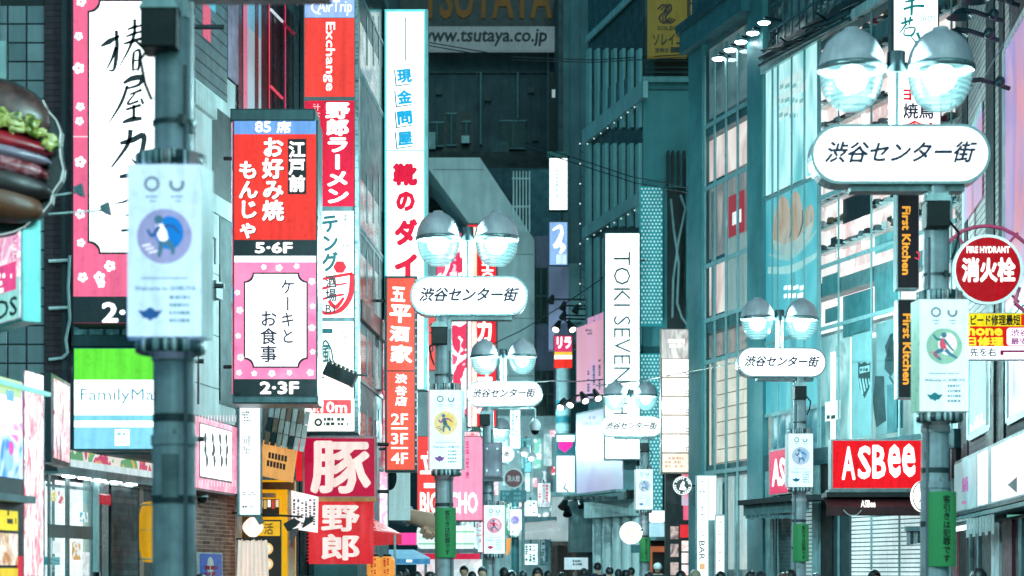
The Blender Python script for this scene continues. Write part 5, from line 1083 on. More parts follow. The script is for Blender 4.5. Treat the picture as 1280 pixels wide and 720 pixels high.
for pts, wd in (([(1108, 425), (1112, 432), (1116, 428)], (5, 8, 4)), ([(1115, 440), (1111, 455), (1108, 466)], (7, 8, 5)), ([(1098, 470), (1097, 500), (1100, 530)], (6, 8, 7)), ([(1110, 470), (1117, 482)], (1, 1)), ([(1120, 500), (1119, 535)], (8, 9))): t.stroke('figure_print', pts, tuple(4*q for q in wd), dk, -.09)
vr('display_panel', 1108, Z3+.1, 1120, Z3+1.05, paint('#4f757c', .5), -.08, -.05)
vr('white_notice', 1029, Z3+.55, 1047, Z3+.95, lit('#eaf4f2', .95), -.2, -.15); scribble(t, 'white_notice', 1031, 519, 1045, 526, dk, -.14, 1, 121)
pane('glass_pane#2', 1025, Z3, 1195, ZB, glass('#eaf8f8', .01, .02, 1.13), -.02)
vr('fascia_beam', 957, Z3-.35, 1195, Z3, paint('#27545c', .5), -.3, .12)
vr('dark_band', 1024, Z3-.9, 1195, Z3-.35, paint('#101a1e', .6), -.5, .02)
# street level: shutters
vr('pier', 957, B0, 964, Z3-.35, paint('#7fb0b4', .4, .2), -.3, .05); vr('pier', 1016, B0, 1022, Z3-.35, paint('#9cc4c8', .4, .2), -.3, .06); vr('pier', 1040, B0, 1060, Z3-.9, paint('#2f464c', .5), -.35, -.1); vr('pier', 1024, B0, 1040, Z3-.6, paint('#0f1c21', .5), -.3, .0)
def shutter(key, x0, x1, z1, m):
    z = B0
    while z < z1: vr(key, x0, z, x1, z+.062, m, -.3, -.26); vr(key, x0, z+.062, x1, z+.085, paint('#5f8488', .4, .4), -.3, -.285); z += .085
shutter('shutter#1', 1060, 1160, Z3-.8, lit('#d2eaec', .95, .2, .5)); shutter('shutter#2', 965, 985, Z3-.4, paint('#4f6f74', .4, .4)); shutter('shutter#2', 985, 1016, Z3-.4, lit('#a9d0d3', .6, .25))  # pale slats glow of themselves in place of light falling on them
t.build()
# shoes on the shelves
def shoe(c, s_):
    m = MB(); pr = [(-.14, 0), (.14, 0), (.145, .03), (.12, .055), (.05, .075), (-.0, .11), (-.05, .125), (-.13, .115), (-.145, .05)]
    n = len(pr)
    for (z0, z1, mt) in ((0, 1, c),):
        V = [(a, -.05, b+.02) for a, b in pr] + [(a*.97, -.03, b*1.02+.02) for a, b in pr] + [(a*.97, .03, b*1.02+.02) for a, b in pr] + [(a, .05, b+.02) for a, b in pr]
        Fc = [tuple(range(n)), tuple(range(4*n-1, 3*n-1, -1))] + [(j*n+(i+1) % n, j*n+i, (j+1)*n+i, (j+1)*n+(i+1) % n) for j in range(3) for i in range(n)]
        m.add(V, Fc, mt)
    m.add([(x, y, z) for z in (0, .028) for x, y in ((-.15, -.053), (.155, -.053), (.155, .053), (-.15, .053))], BOXF, s_)
    return m.mesh('shoe')
kinds = [(('dark', shoe(paint('#1b2428', .5), paint('#e6e6e6', .5)))), ('red', shoe(paint('#a81c2c', .5), paint('#f0eaea', .5))), ('white', shoe(paint('#e9e4e2', .5), paint('#c9d2d2', .5))), ('grey', shoe(paint('#65757a', .5), paint('#efeeee', .5))), ('tan', shoe(paint('#8f6a50', .5), paint('#2a2422', .5)))]
ra = math.atan2(t.U.y, t.U.x); rs = random.Random(11)
for j in range(11):
    z = t.loc.z + Z1 + .385 + j*.52
    x = 1016 + rs.uniform(0, 6)
    while x < 1188:
        u = t.uv(x, 0)[0]; kd, me = kinds[rs.choice((0, 0, 1, 2, 3, 3, 4))]
        if True:
            o = link('shoe', me); p = t.A + t.U*(u + t.u0) + Vector((t.U.y, -t.U.x))*(-.24 + rs.uniform(-.015, .015)); o.location = (p.x, p.y, z); o.rotation_euler = (0, 0, ra + 1.57 + rs.choice((0, 0, 3.14)) + rs.uniform(-.45, .45))
            meta(o, kd + ' sneaker on the lit display shelves behind the store glass', 'shoe', kd + ' shoes on the store shelves')
        x += rs.uniform(6.5, 12)
# row of lit lamps over the printed glass
for i, (x, y) in enumerate(((898, 73), (913, 62), (926, 52), (941, 41), (955, 28))):
    Yl = 45.5 - i*.75
    t = T('gooseneck_lamp', ('first', 'second', 'third', 'fourth', 'fifth')[i] + ' lit lamp from the left in the slanted row along the glass building top', 'lamp', Yl, (x, y), 'lit lamps along the top of the glass building')
    k = t.k(); t.lathe('shade', (0, 0, 0), [(.03, 4*k), (5*k, 2.6*k), (8*k, 0)], paint('#2c565c', .4), 20); t.lathe('diffuser', (0, 0, -.01), [(7.6*k, 0), (6*k, -1.4*k), (.001, -1.9*k)], glow('#f2ffff', 14), 20)
    t.tube('arm', [(0, 0, 5*k), (0.05, -.1, 8*k), (1.3+.2*i, -1.4, 8*k)], .025, paint('#16323a', .4)); t.build()
t = T('rooftop_truss', 'dark lattice of slanting bars and cables above the printed glass', 'truss', (957, 43.0, 1060, 39.3), (957, 60))
rt = random.Random(4)
for i in range(26):
    x = 958 + rt.uniform(0, 110); y = 78 - (x-957)*.52 + rt.uniform(-16, 4)
    a, b = t.uv(x, y), t.uv(x + rt.uniform(8, 22), y - rt.uniform(2, 14)); t.cyl('truss_bar', (a[0], rt.uniform(-.2, .4), a[1]), (b[0], rt.uniform(-.2, .4), b[1]), .022, paint('#10262c', .4), n=6)
for dy in (0, 9): a, b = t.uv(955, 82-dy), t.uv(1068, 24-dy); t.cyl('rail', (a[0], .1, a[1]), (b[0], .1, b[1]), .05, paint('#1d4048', .4))
t.build()

# signs in front of the glass building ---------------------------------------
t = sign('red_store_sign', 'wide bright red shoe store sign with white lettering above the lit shutter', 1039, 549, 1157, 612, 35.6, lit('#e3121f', .95, .08), '#c9d2d4', .35)
t.R('base_rail', 1036, 612, 1157, 616, paint('#8fa0a2', .4), -.4, .05)
for i, c in enumerate('ASBee'):
    x0 = (1052, 1072, 1090, 1109.5, 1127)[i]; x1 = (1069, 1088.5, 1107, 1125.5, 1144)[i]; dy = -.9*i
    t.txt('lettering', 'ASBee'[i], x0, 558+dy, x1, 600+dy, wl_, .024, bold=.035)
t.build()
t = T('brown_awning', 'dark brown awning with small white lettering under the wide red sign', 'awning', 35.8, (1030, 640)); br = paint('#4a1c20', .6)
a, b = t.uv(1032, 622), t.uv(1158, 638)
t.mb('cloth').add([(a[0], .3, a[1]+.1), (b[0], .3, a[1]+.1), (b[0], -.7, b[1]+.05), (a[0]-.1, -.7, b[1]+.05), (b[0], -.7, b[1]-.12), (a[0]-.1, -.7, b[1]-.12)], [(0, 3, 2, 1), (3, 5, 4, 2)], br); t.R('frame', 1030, 616, 1158, 622, paint('#11181b', .5), -.3, .3)
t.txt('lettering', 'ASBee', 1067, 627, 1085, 636, wl_, .74, bold=.04); t.R('lit_edge', 1050, 640, 1158, 642, glow('#eaffff', 1.6), .6, .66)
t.stroke('wire_ring', [(1046, 639), (1053, 645), (1062, 645), (1068, 639)], 1.2, paint('#d8e0e0'), .72); t.build()
t = T('side_store_sign', 'small pink-red shoe store sign at a slant behind the second right pole', 'sign', (962, 42.0, 992, 40.5), (962, 620)); t.R('cabinet', 961, 563, 996, 620, paint('#b9c2c4', .4), -.3, 0); t.R('face', 962.5, 565, 995, 618, lit('#dd3a66', .9), .001, .012); t.txt('lettering', 'ASBee', 966, 574, 1003, 609, wl_, .02, bold=.05); t.build()
t = T('grey_canopy', 'grey rough-edged shop canopy under the small slanted red sign', 'awning', (950, 42.8, 1030, 39.6), (950, 645)); gm_ = paint('#5f8488', .6, 0, .4, 3)
t.R('cloth', 948, 632, 1028, 645, gm_, .3, .36); t.R('roof', 948, 626, 1034, 632, paint('#16252a', .6), -.2, .5); a = t.uv(950, 632)
for i in range(14): x = 950 + i*5.4; t.R('cloth', x, 644, x+3.6, 648 + rnd.uniform(-1, 2), gm_, .31, .35)
t.build()
t = T('shuttered_shop_edge', 'small grey striped valance half hidden behind the right taped pole', 'awning', 33, (1131, 668))
for i in range(6): t.R('shuttered_shop_edge', 1133+i*4.6, 663-i*.6, 1137+i*4.6, 681-i*.6, paint(('#9fb4ba', '#31474e')[i % 2], .6), 0, .03)
t.R('shuttered_shop_edge', 1131, 658, 1162, 664, paint('#6f8a90', .5), -.02, .12); t.build()
t = T('white_round_sign', 'white round sign with red line drawing half hidden behind the right pole', 'sign', 30, (1153, 640)); t.disc('cabinet', 1157, 620, 16, lit('#fbf6f4', 1.05), 0, .2, ry=20); t.disc('rim', 1157, 620, 16.6, paint('#5a3038'), .004, ring=.93, ry=20.6); t.stroke('print', [(1150, 614), (1156, 606), (1161, 614), (1154, 622), (1148, 628)], (1.5, 3, 3, 2, 1), lit('#c8203c', .9), .01); t.stroke('print', [(1157, 618), (1161, 626), (1155, 631)], (2, 2.5, 1), lit('#c8203c', .9), .012); t.build()
t = T('calligraphy_sign', 'white vertical sign with teal brush characters behind the right lamp heads', 'sign', 30.5, (1114, 165))
t.R('cabinet', 1114, -60, 1174, 80, paint('#1d3238', .4), -.25, 0); t.R('face', 1117.5, -60, 1172, 78, lit('#f1fcfb', 1.1), .001, .012)
for pts, wd in (([(1131, 3), (1143, 0)], (2, 4)), ([(1140, -8), (1139, 20)], (4, 3)), ([(1129, 12), (1143, 8), (1155, 8)], (3, 3, 4)), ([(1133, -6), (1150, -8)], (3, 4)), ([(1126, 30), (1141, 25)], (3, 3)), ([(1131, 22), (1132, 32)], (3, 2)), ([(1138, 21), (1136, 32)], (3, 2)), ([(1133, 30), (1124, 42)], (3, 1)), ([(1131, 36), (1143, 35), (1140, 44), (1130, 44), (1131, 36)], (2, 2, 3, 2, 1)), ([(1146, 41), (1150, 52), (1144, 52)], (4, 3, 1)), ([(1137, 44), (1146, 55), (1156, 62)], (1, 2, 3))): t.stroke('calligraphy', pts, wd, lit('#1f9a9c', .55), .02)
t.txt('lettering', '焼肉', 1149, 19, 1168, 29, lit('#5fa8a8', .8), .02, bold=.0); t.build()
t = T('yakitori_sign', 'white vertical sign with red and navy characters between the right lamp heads', 'sign', 30.3, (1120, 165)); t.R('cabinet', 1121, 80, 1177, 215, paint('#1d3238', .4), -.25, 0); t.R('face', 1124, 82, 1175, 213, lit('#f8f4f4', 1.05), .001, .012)
nv2 = paint('#1a2a48'); t.txt('lettering', '焼鳥', 1128, 129, 1167, 149, nv2, .02, bold=.03); t.txt('red_lettering', '食1', 1130, 151, 1165, 166, lit('#d8202c', .95), .02, bold=.03); t.txt('red_lettering', 'ヨ', 1126, 112, 1139, 126, lit('#d8202c', .95), .02, bold=.05, fit=True); t.txt('lettering', '渋', 1124, 68+16, 1131, 92, nv2, .02, bold=.0); t.build()
for i, (x0, y0, x1, y1, s_, Y) in enumerate(((1121, 240, 1149, 361, 'First Kitchen', 31.5), (1122, 374, 1146, 498, 'First Kitchen', 31.9))):
    t = sign('black_vertical_sign', ('upper', 'lower')[i] + ' black vertical sign with orange sideways lettering ' + ('left of the right lamp pole', 'half hidden by the pole banner')[i], x0, y0, x1, y1, Y, paint('#0d1014', .35), '#b9cacc', .3, 1.4)
    t.txt('lettering', s_, x0+6, y0+18, x0+17, y1-17, lit('#f0a83c', .95), .02, 'r', .05)
    if i == 0: t.stroke('emblem', [(1145, 315), (1149, 318), (1148, 324), (1143, 322)], (1.5, 2.5, 2, 1), lit('#e84a5a', .9), .02)
    t.build()

# ================================================================== right brick wall
RW = (1185, 37.1, 1340, 23.9)
t = T('brick_building', 'dark brick building with black pilasters and lilac lit windows at the right edge', 'building', RW, (1280, 715), ws=.25)
bk = brick('#4a3c44', '#5f4a50', '#2a262c', .3, .1)
def vr(p, x0, z0, x1, z1, m, w0, w1): t.box(p, t.uv(x0, 0)[0], z0, t.uv(x1, 0)[0], z1, w0, w1, m)
vr('wall', 1186, 1.1, 1400, 12.5, bk, -5, 0)
vr('wall', 1186, 4.0, 1262, 12.5, brick('#b8a4a6', '#cbb8b4', '#4a5a60', 6.0, .115), 0, .05)
for x0, x1, w in ((1204, 1211, .12), (1235, 1245, .16), (1251, 1257, .14), (1186, 1190, .1)): vr('pilaster', x0, 1.1, x1, 12.5, paint('#0a1216', .5), 0, w)
for i, (x0, x1, ya, yb, c) in enumerate(((1258, 1300, 66, 395, ('#b788b8', '#e08a9a', '#9a86c8', '#d8a8c8')), (1213, 1240, 428, 545, ('#8a6a9a', '#8fc4cc', '#a8e0e0', '#6f9aa8')), (1262, 1300, 410, 524, ('#b8a8d0', '#cfc0e0', '#d8d0e8')))):
    z0, z1 = t.uv(x0, yb)[1], t.uv(x0, ya)[1]
    vr('window#%d' % i, x0, z0, x1, z1, picture(c, .5, .62, (1, 1, .5)), .06, .1)
    f_ = paint('#cfe0e2', .35, .3)
    for a, b, za, zb in ((x0-1.5, x0+.8, z0-.06, z1+.06), (x1, x1+1.5, z0-.06, z1+.06)): vr('window#%d>frame' % i, a, za, b, zb, f_, .05, .2)
    vr('window#%d>frame' % i, x0+.8, z0-.1, x1, z0, f_, .05, .2); vr('window#%d>frame' % i, x0+.8, z1, x1, z1+.1, f_, .05, .2)
    for q in range(14): x = x0 + 1.5 + q*(x1-x0)/15; zz = z0 + .05; vr('window#%d>frost_print' % i, x, zz, x+1.1, zz+rnd.uniform(.06, .22), lit('#e8fbfb', .8), .101, .104)
u0_, u1_ = t.uv(1208, 0)[0], t.uv(1231, 0)[0]; za, zb, zc = t.uv(1208, 280)[1], t.uv(1208, 190)[1], t.uv(1231, 135)[1]
t.poly('shade_panel', [(u0_, za), (u1_, za), (u1_, zc), (u0_, zb)], picture(('#e08a98', '#b9a0c8', '#8fc0c8'), .6, .55, (1, 1, .5)), .2, .03, px=False); t.poly('shade_panel>frame', [(u0_, zb), (u1_, zc), (u1_, zc+.12), (u0_, zb+.12)], paint('#cfe0e2'), .22, .06, px=False); t.ell('shade_panel>print', ((u0_+u1_)/2-.05, .2, za+.05), (.16, .01, .75), lit('#bfe4e8', .75), 0, 20, 10)
t.build()
t = T('shop_fascia_sign', 'pale lit shop fascia of three panels with purple characters on the brick building', 'sign', RW, (1197, 641), ws=.25)
def vr(p, x0, z0, x1, z1, m, w0, w1): t.box(p, t.uv(x0, 0)[0], z0, t.uv(x1, 0)[0], z1, w0, w1, m)
zt, zb = t.uv(1197, 583)[1], t.uv(1197, 641)[1]
vr('cabinet', 1196, zb-.05, 1340, zt+.05, paint('#bcd0d2', .4), 0, .45)
for i, (x0, x1, m) in enumerate(((1201, 1229, picture(('#8fbcc2', '#9fc8cc', '#86b2b8'), .7, .6)), (1231, 1244, picture(('#f2f6fa', '#d8d0ee', '#f4ffff'), .7, .95)), (1249, 1300, picture(('#f8f4fa', '#e8c8dc', '#d8eaf4', '#fff'), .6, .9)))): vr('panel#%d' % i, x0, zb, x1, zt, m, .451, .47)
t.txt('lettering', '鍋', t.uv(1211, 0)[0], zt-.28, t.uv(1219, 0)[0], zt-.58, lit('#a05aa0', .8), .48, 'v', .03, fit=True, px=False); scribble(t, 'lettering', 1211, 626, 1219, 632, lit('#c06aa8', .8), .48, 1, 130)
q = [t.uv(1270, 606), t.uv(1282, 596), t.uv(1282, 616)]; t.poly('arrow_print', q, paint('#10242a'), .49, px=False); t.stroke('arrow_print', [(1273, 598), (1274, 568)], .8, paint('#6f8a90'), .48); t.build()
t = T('street_canopy', 'teal metal canopy with clear valance above dark doors at the lower right corner', 'canopy', RW, (1197, 660), ws=.3)
def vr(p, x0, z0, x1, z1, m, w0, w1): t.box(p, t.uv(x0, 0)[0], z0, t.uv(x1, 0)[0], z1, w0, w1, m)
z = t.uv(1197, 655)[1]; vr('roof', 1190, z, 1340, z+.06, paint('#5f9a9c', .4, .3), 0, 1.0); vr('roof', 1190, z+.1, 1340, z+.16, paint('#2d5a60', .4, .3), 0, .7)
vr('light_bar', 1200, z-.16, 1228, z-.08, glow('#e8ffff', 2), .5, .62)
for i in range(9): vr('valance', 1230+i*4.2, z-.32+.05*(i % 2), 1233.6+i*4.2, z-.02, paint('#a9c8ca', .25), .95, .97)
vr('door_wall', 1190, -1.6, 1400, z-.05, paint('#16262c', .5), -.4, -.1)
for x0, x1, c in ((1192, 1197, '#c0707a'), (1212, 1214, '#5f8a90'), (1222, 1224, '#4f7a80'), (1240, 1250, '#cfd8dc'), (1254, 1266, '#6a1030'), (1274, 1278, '#4f7a80')): vr('door_frame', x0, -1.6, x1, z-.1, paint(c, .4), -.1, .05)
t.build()
t = T('repair_sign', 'yellow, red and white phone repair sign with purple arrow under the fire hydrant disc', 'sign', 24.5, (1196, 449))
t.R('cabinet', 1190, 391, 1330, 450, paint('#c8cfd2', .4), -.1, 0); t.R('face', 1191, 392, 1330, 408, lit('#f2dc22', .95), .001, .01); t.R('face', 1191, 408, 1330, 433, lit('#d8201c', .95), .001, .01); t.R('face', 1191, 433, 1330, 449, lit('#e8f0f8', 1), .001, .01)
bk_ = paint('#1a1a20'); t.txt('lettering', 'スピード修理最短', 1203, 393.5, 1275, 407, bk_, .016, bold=.04); t.R('lettering', 1276, 393, 1330, 407, lit('#e02a1c', .95), .012, .014)
yy = lit('#f8e83a', 1.0); t.txt('lettering', 'iPhone', 1192, 406.5, 1253, 420, yy, .016, bold=.06); t.txt('lettering', '即日修理', 1190, 421, 1254, 433, yy, .016, bold=.06)
t.poly('price_tag', rrect(1258, 410, 1330, 432, 4), lit('#f4f0fa', 1.05), .016); t.txt('price_tag', '渋谷店', 1263, 411, 1296, 421, lit('#9a3a8a', .8), .02, bold=.03); t.txt('price_tag', '最安値', 1263, 422.5, 1296, 431, lit('#9a3a8a', .8), .02, bold=.03)
t.txt('lettering', 'この先を右', 1191, 435, 1245, 446, paint('#1f4a6a'), .016, bold=.02); ap = lit('#8a1a5a', .8); t.R('arrow', 1254, 438, 1330, 440.5, ap, .016); t.R('arrow', 1250, 438, 1254, 444, ap, .016)
t.cyl('bracket', (t.uv(1290, 0)[0], -.1, t.uv(0, 420)[1]), (t.uv(1330, 0)[0], -.3, t.uv(0, 420)[1]), .03, paint(STEEL)); t.build()
t = T('fire_hydrant_sign', 'round red fire hydrant sign with white characters on a curved purple red arm', 'sign', 22.0, (1235, 382))
pr_ = paint('#b2345a', .4); t.disc('rim', 1235, 337, 44, paint('#eef2f2', .4), 0, .05, 40); t.disc('face', 1235, 337, 40.5, lit('#c60018', .62, .06, 1.1, .12), .004, n=40)
wh = lit('#fbf4f4', .95); t.txt('lettering', 'FIRE HYDRANT', 1208, 308, 1262, 316.5, wh, .012, bold=.05); t.txt('lettering', '消火栓', 1202, 322, 1269, 353, wh, .012, bold=.05, )
pts = [(1184, 306), (1192, 297), (1204, 288), (1220, 282.5), (1237, 281), (1254, 284), (1270, 292), (1284, 303), (1292, 316)]
t.tube('arm', [(t.uv(*p)[0], -.06, t.uv(*p)[1]) for p in pts], .022, pr_); t.tube('arm', [(t.uv(*p)[0], -.06, t.uv(*p)[1]) for p in ((1276, 358), (1270, 378), (1282, 388), (1295, 396))], .022, pr_)
for p, q in (((1262, 303), (1274, 290)), ((1206, 303), (1197, 293)), ((1264, 366), (1276, 377)), ((1292, 316), (1296, 396)), ((1184, 306), (1178, 312))): t.tube('arm', [(t.uv(*p)[0], -.06, t.uv(*p)[1]), (t.uv(*q)[0], -.06, t.uv(*q)[1])], .014, pr_)
t.build()
for i, (x, y) in enumerate(((1200, 20), (1194, 44), (1208, 105), (1220, 0))):
    t = T('wall_lamp', ('big dark bell-shaped lamp on wall arm, upper right corner', 'flat dark lamp on wall arm just below the bell-shaped lamp', 'small dark lamp beside the right lamp head on the wall', 'dark lamp cut by the top edge at the upper right')[i], 'lamp', 27.5, (x, y), 'unlit wall lamps on the brick building')
    k = t.k(); dm_ = paint('#1d3a42', .4); s_ = (1, .95, .5, 1)[i]
    t.lathe('shade', (0, 0, 0), [(.02, 9*k*s_), (5*k*s_, 8*k*s_), (13*k*s_, 1*k), (17*k*s_, -2*k)], dm_, 20); t.tube('arm', [(0, 0, 8*k*s_), (18*k, -.02, 6*k), (60*k, -.3, 1*k)], .035, dm_); t.ell('joint', (44*k, -.1, 5*k), (.08, .08, .08), dm_, 0, 10, 8); t.build()
t = T('hanging_cable', 'thin loose cable drooping between the wall lamps at the upper right', 'cable', 27.8, (1230, 80)); t.tube('hanging_cable', [(t.uv(*p)[0], .05, t.uv(*p)[1]) for p in ((1264, 18), (1262, 40), (1250, 62), (1238, 82), (1228, 100), (1222, 112))], .008, paint('#8fa4a8', .5), 6); t.build()
# ================================================================== street lamps
def zpx(y): return 1.6 + (715 - y) / 134.0
def make_lamp(label, side):
    """side +1: the plate hangs to the left of its pole (right kerb), -1: to the right"""
    t = T('street_lamp', label, 'street lamp', None, None, 'twin globe street lamps with name plates', loc=(0, 0, 0), rot=0)
    pc = -.36*side; zp = 5.46; pm = paint('#b6c2ca', .42, .1, .4, 2.2); dm = paint('#c6c4cc', .4, .1, .2)
    t.cyl('pole', (0, 0, 0), (0, 0, 2.4), .135, pm, .132, 28); t.cyl('pole', (0, 0, 2.4), (0, 0, 5.25), .128, pm, .12, 28)
    t.cyl('pole', (0, 0, 0), (0, 0, .35), .19, pm, .17, 28); t.cyl('pole', (0, 0, 2.38), (0, 0, 2.44), .142, pm, n=28)
    t.cyl('pole>inspection_collar', (0, 0, 2.9), (0, 0, 2.96), .138, dm, n=28)
    # name plate
    n = 14; pts = [(pc + .55*s_ + .25*math.cos(a), zp + .25*math.sin(a)) for s_, a in [(1, R_(-90+180*i/n)) for i in range(n+1)] + [(-1, R_(90+180*i/n)) for i in range(n+1)]]
    rim = [((x-pc)*1.03+pc, (z-zp)*1.1+zp) for x, z in pts]
    t.poly('name_plate', rim, paint('#aebfc2', .3, .5, .1), .16, .3, px=False); t.poly('name_plate>face', pts, lit('#f2fdfd', 1.12, .05), .164, .003, px=False)
    t.txt('name_plate>lettering', '渋谷センター街', pc-.70, zp+.115, pc+.70, zp-.085, paint('#14244a', .5, 0, .1), .172, bold=.036, shear=.3, px=False)
    t.box('plate_bracket', pc-.45, 5.13, pc+.6, 5.19, -.1, .1, paint('#8a9a9e', .4, .5)); t.box('plate_bracket>post_sleeve', -.1, 5.0, .1, 5.3, -.1, .1, paint('#9fb0b2', .4, .5))
    # tape bands, stickers and bolts on the shaft
    for z in (2.02, 2.52): t.cyl('pole>tape_band#%d' % int(z*10), (0, 0, z), (0, 0, z+.05), .1365 if z < 2.4 else .1305, paint('#33454c', .5, 0, .4), n=28)
    rp = random.Random(3)
    for i in range(9):
        z = 1.7 + rp.random()*3; a0 = rp.uniform(-1.2, 1.2); m = MB(); rr_ = .1355 if z < 2.38 else .1305; hh = rp.uniform(.03, .1); wa = rp.uniform(.15, .45)
        V = [(rr_*math.sin(a0+wa*q/4), -rr_*math.cos(a0+wa*q/4), z+hh*k_ + .012*rp.random()) for k_ in (0, 1) for q in range(5)]
        t.mb('pole>sticker_remains#%d' % i).add(V, [(q, q+1, q+6, q+5) for q in range(4)], paint(('#b9c0c0', '#6f7c80', '#a89c92', '#4c5a60')[i % 4], .7, 0, .5, 6))
    for z in (3.3, 4.35): t.cyl('pole>strap#%d' % int(z*10), (0, 0, z), (0, 0, z+.025), .134, paint('#5a666a', .3, .6), n=28); t.box('pole>strap_bolt#%d' % int(z*10), .05, z-.015, .085, z+.04, .11, .15, paint('#4a565a', .35, .6))
    t.tube('pole>conduit', [(-.09*side, .105, .3), (-.09*side, .105, 2.9), (-.085*side, .1, 4.7)], .014, paint('#6a747a', .5), 6)
    t.box('pole>access_plate', -.05, 2.05, .05, 2.32, .12, .14, paint('#7f8c90', .45, .3, .4, 3), .005)
    # stem and cross arm
    t.cyl('stem', (pc-.02, 0, 5.7), (pc-.02, 0, 6.42), .066, paint('#a9b8ba', .35, .4), n=18); t.cyl('stem', (pc-.02, 0, 6.24), (pc-.02, 0, 6.44), .085, paint('#4a5a60', .4, .4), n=18)
    t.cyl('cross_arm', (pc-.5, 0, 6.29), (pc+.46, 0, 6.29), .03, paint('#8fa0a4', .35, .5))
    for i, du in enumerate((-.43, .39)):
        h = 'lamp_head#%d' % i; c = (pc+du, 0, 6.3)
        t.lathe(h, c, [(.30, -.03), (.305, .04), (.285, .13), (.235, .23), (.16, .30), (.075, .345), (.07, .365), (.001, .37)], dm, 32)
        t.lathe(h, c, [(.30, -.03), (.28, .02), (.12, .1), (.001, .12)], paint('#6f7a7c', .25, .8, .05), 24)
        t.lathe(h+'>rim', c, [(.308, -.045), (.322, -.03), (.322, .0), (.306, .012)], paint('#8fa0a4', .3, .6), 32)
        t.lathe(h+'>globe', c, [(.298, -.04), (.292, -.12), (.268, -.23), (.21, -.33), (.12, -.395), (.001, -.41)], globe_glass(), 32)
        t.lathe(h+'>bulb', c, [(.001, .03), (.1, .0), (.15, -.05), (.155, -.12), (.12, -.18), (.06, -.22), (.001, -.23)], glow('#e8ffff', 5), 20)
    # control box with pale cap
    cb = -.02 if side > 0 else -.06
    t.box('control_box', cb-.11, 4.78, cb+.11, 5.02, -.02, .22, paint('#0d1418', .5), .01); t.poly('control_box>cap', [(cb-.12, 5.02), (cb+.12, 5.02), (cb+.08, 5.09), (cb-.08, 5.09)], paint('#cfeaea', .4), .22, .24, px=False)
    t.tube('cable', [(.1*side, .1, 4.85), (.2*side, .05, 4.75), (.17*side, .06, 4.6), (.13*side, .05, 4.5)], .012, paint('#10181c'))
    t.build()
    for i in range(2):
        l = bpy.data.lights.new('lamp_light', 'POINT'); l.energy = 1000; l.color = (.72, 1, 1); l.shadow_soft_size = .02
        o = link('lamp_light', l, t.objs['lamp_head#%d' % i]); o.location = (pc + (-.43, .39)[i], 0, 5.95)
    return t.root
lamp_r = make_lamp('r', 1); lamp_l = make_lamp('l', -1)
ks = {}
LAMPS = [(217, 11.82, -1, 'big blurred street lamp pole in the left foreground with lamp heads out of view'), (1167, 17.9, 1, 'large twin globe street lamp in the right foreground with lit name plate'), (556, 27.0, -1, 'middle twin globe street lamp left of centre with lit name plate'),
         (998, 35.5, 1, 'twin globe street lamp in front of the printed glass facade'), (612, 41.8, -1, 'smaller twin globe street lamp with grey box in front of the karaoke sign'), (805, 51.0, 1, 'farthest right twin globe street lamp before the tall sideways lettered sign'), (596, 63.0, -1, 'tiny twin globe street lamp far down the left side')]
for i, (px, Y, sd, lab) in enumerate(LAMPS):
    src = lamp_r if sd > 0 else lamp_l; used = ks.get(sd); ks[sd] = 1
    o = clone(src) if used else src
    o.location = ((px-CX)/F*Y, Y, 0); o['label'] = lab; o.rotation_euler = (R_((-.3, .2, .35, -.25, .3, -.4, .3)[i]), R_((0, .25, -.2, .3, -.35, .25, .4)[i]), R_((0, -1.5, 2, 3, -3, -2, 5)[i]))
# green tapes, banners
def green_tape(px, Y, y0, y1, lab):
    t = T('warning_tape', lab, 'sign', None, None, 'green warning wraps on the lamp poles', loc=((px-CX)/F*Y, Y, 0), rot=0)
    z0, z1 = EYE + (715-y1)/F*Y, EYE + (715-y0)/F*Y
    t.lathe('sheet', (0, 0, 0), [(.146, z0), (.148, z0+.02), (.148, z1-.02), (.146, z1)], lit('#3d8f5a', .2, .15, 2, 1.0), 28)  # wrap carries a faint glow of its own
    v0 = MB(); L = '客引きは犯罪です'; ch = (z1-z0)*.9/len(L); W = ch*.95; zt = z1 - (z1-z0)*.05; m = paint('#0e2016'); V = []; 
    for i, c in enumerate(L):
        v, f = glyph(c, .03); q = []
        for a, b in v:
            x = (a-.5)*W + .03; zz = zt - ch*(i+.5) + (b-.36)*ch; x = max(-.14, min(.14, x)); q.append((x, -math.sqrt(.151**2 - x*x), zz))
        t.mb('lettering').add(q, f, m)
    t.build()
green_tape(1175, 17.86, 615, 708, 'green wrap with black vertical characters on the right foreground pole')
green_tape(557, 26.96, 635, 697, 'green wrap with black vertical characters on the middle left pole')
green_tape(1001, 35.45, 655, 702, 'small green wrap on the pole in front of the printed glass facade')
green_tape(806, 50.9, 672, 702, 'tiny green wrap on the farthest right pole')
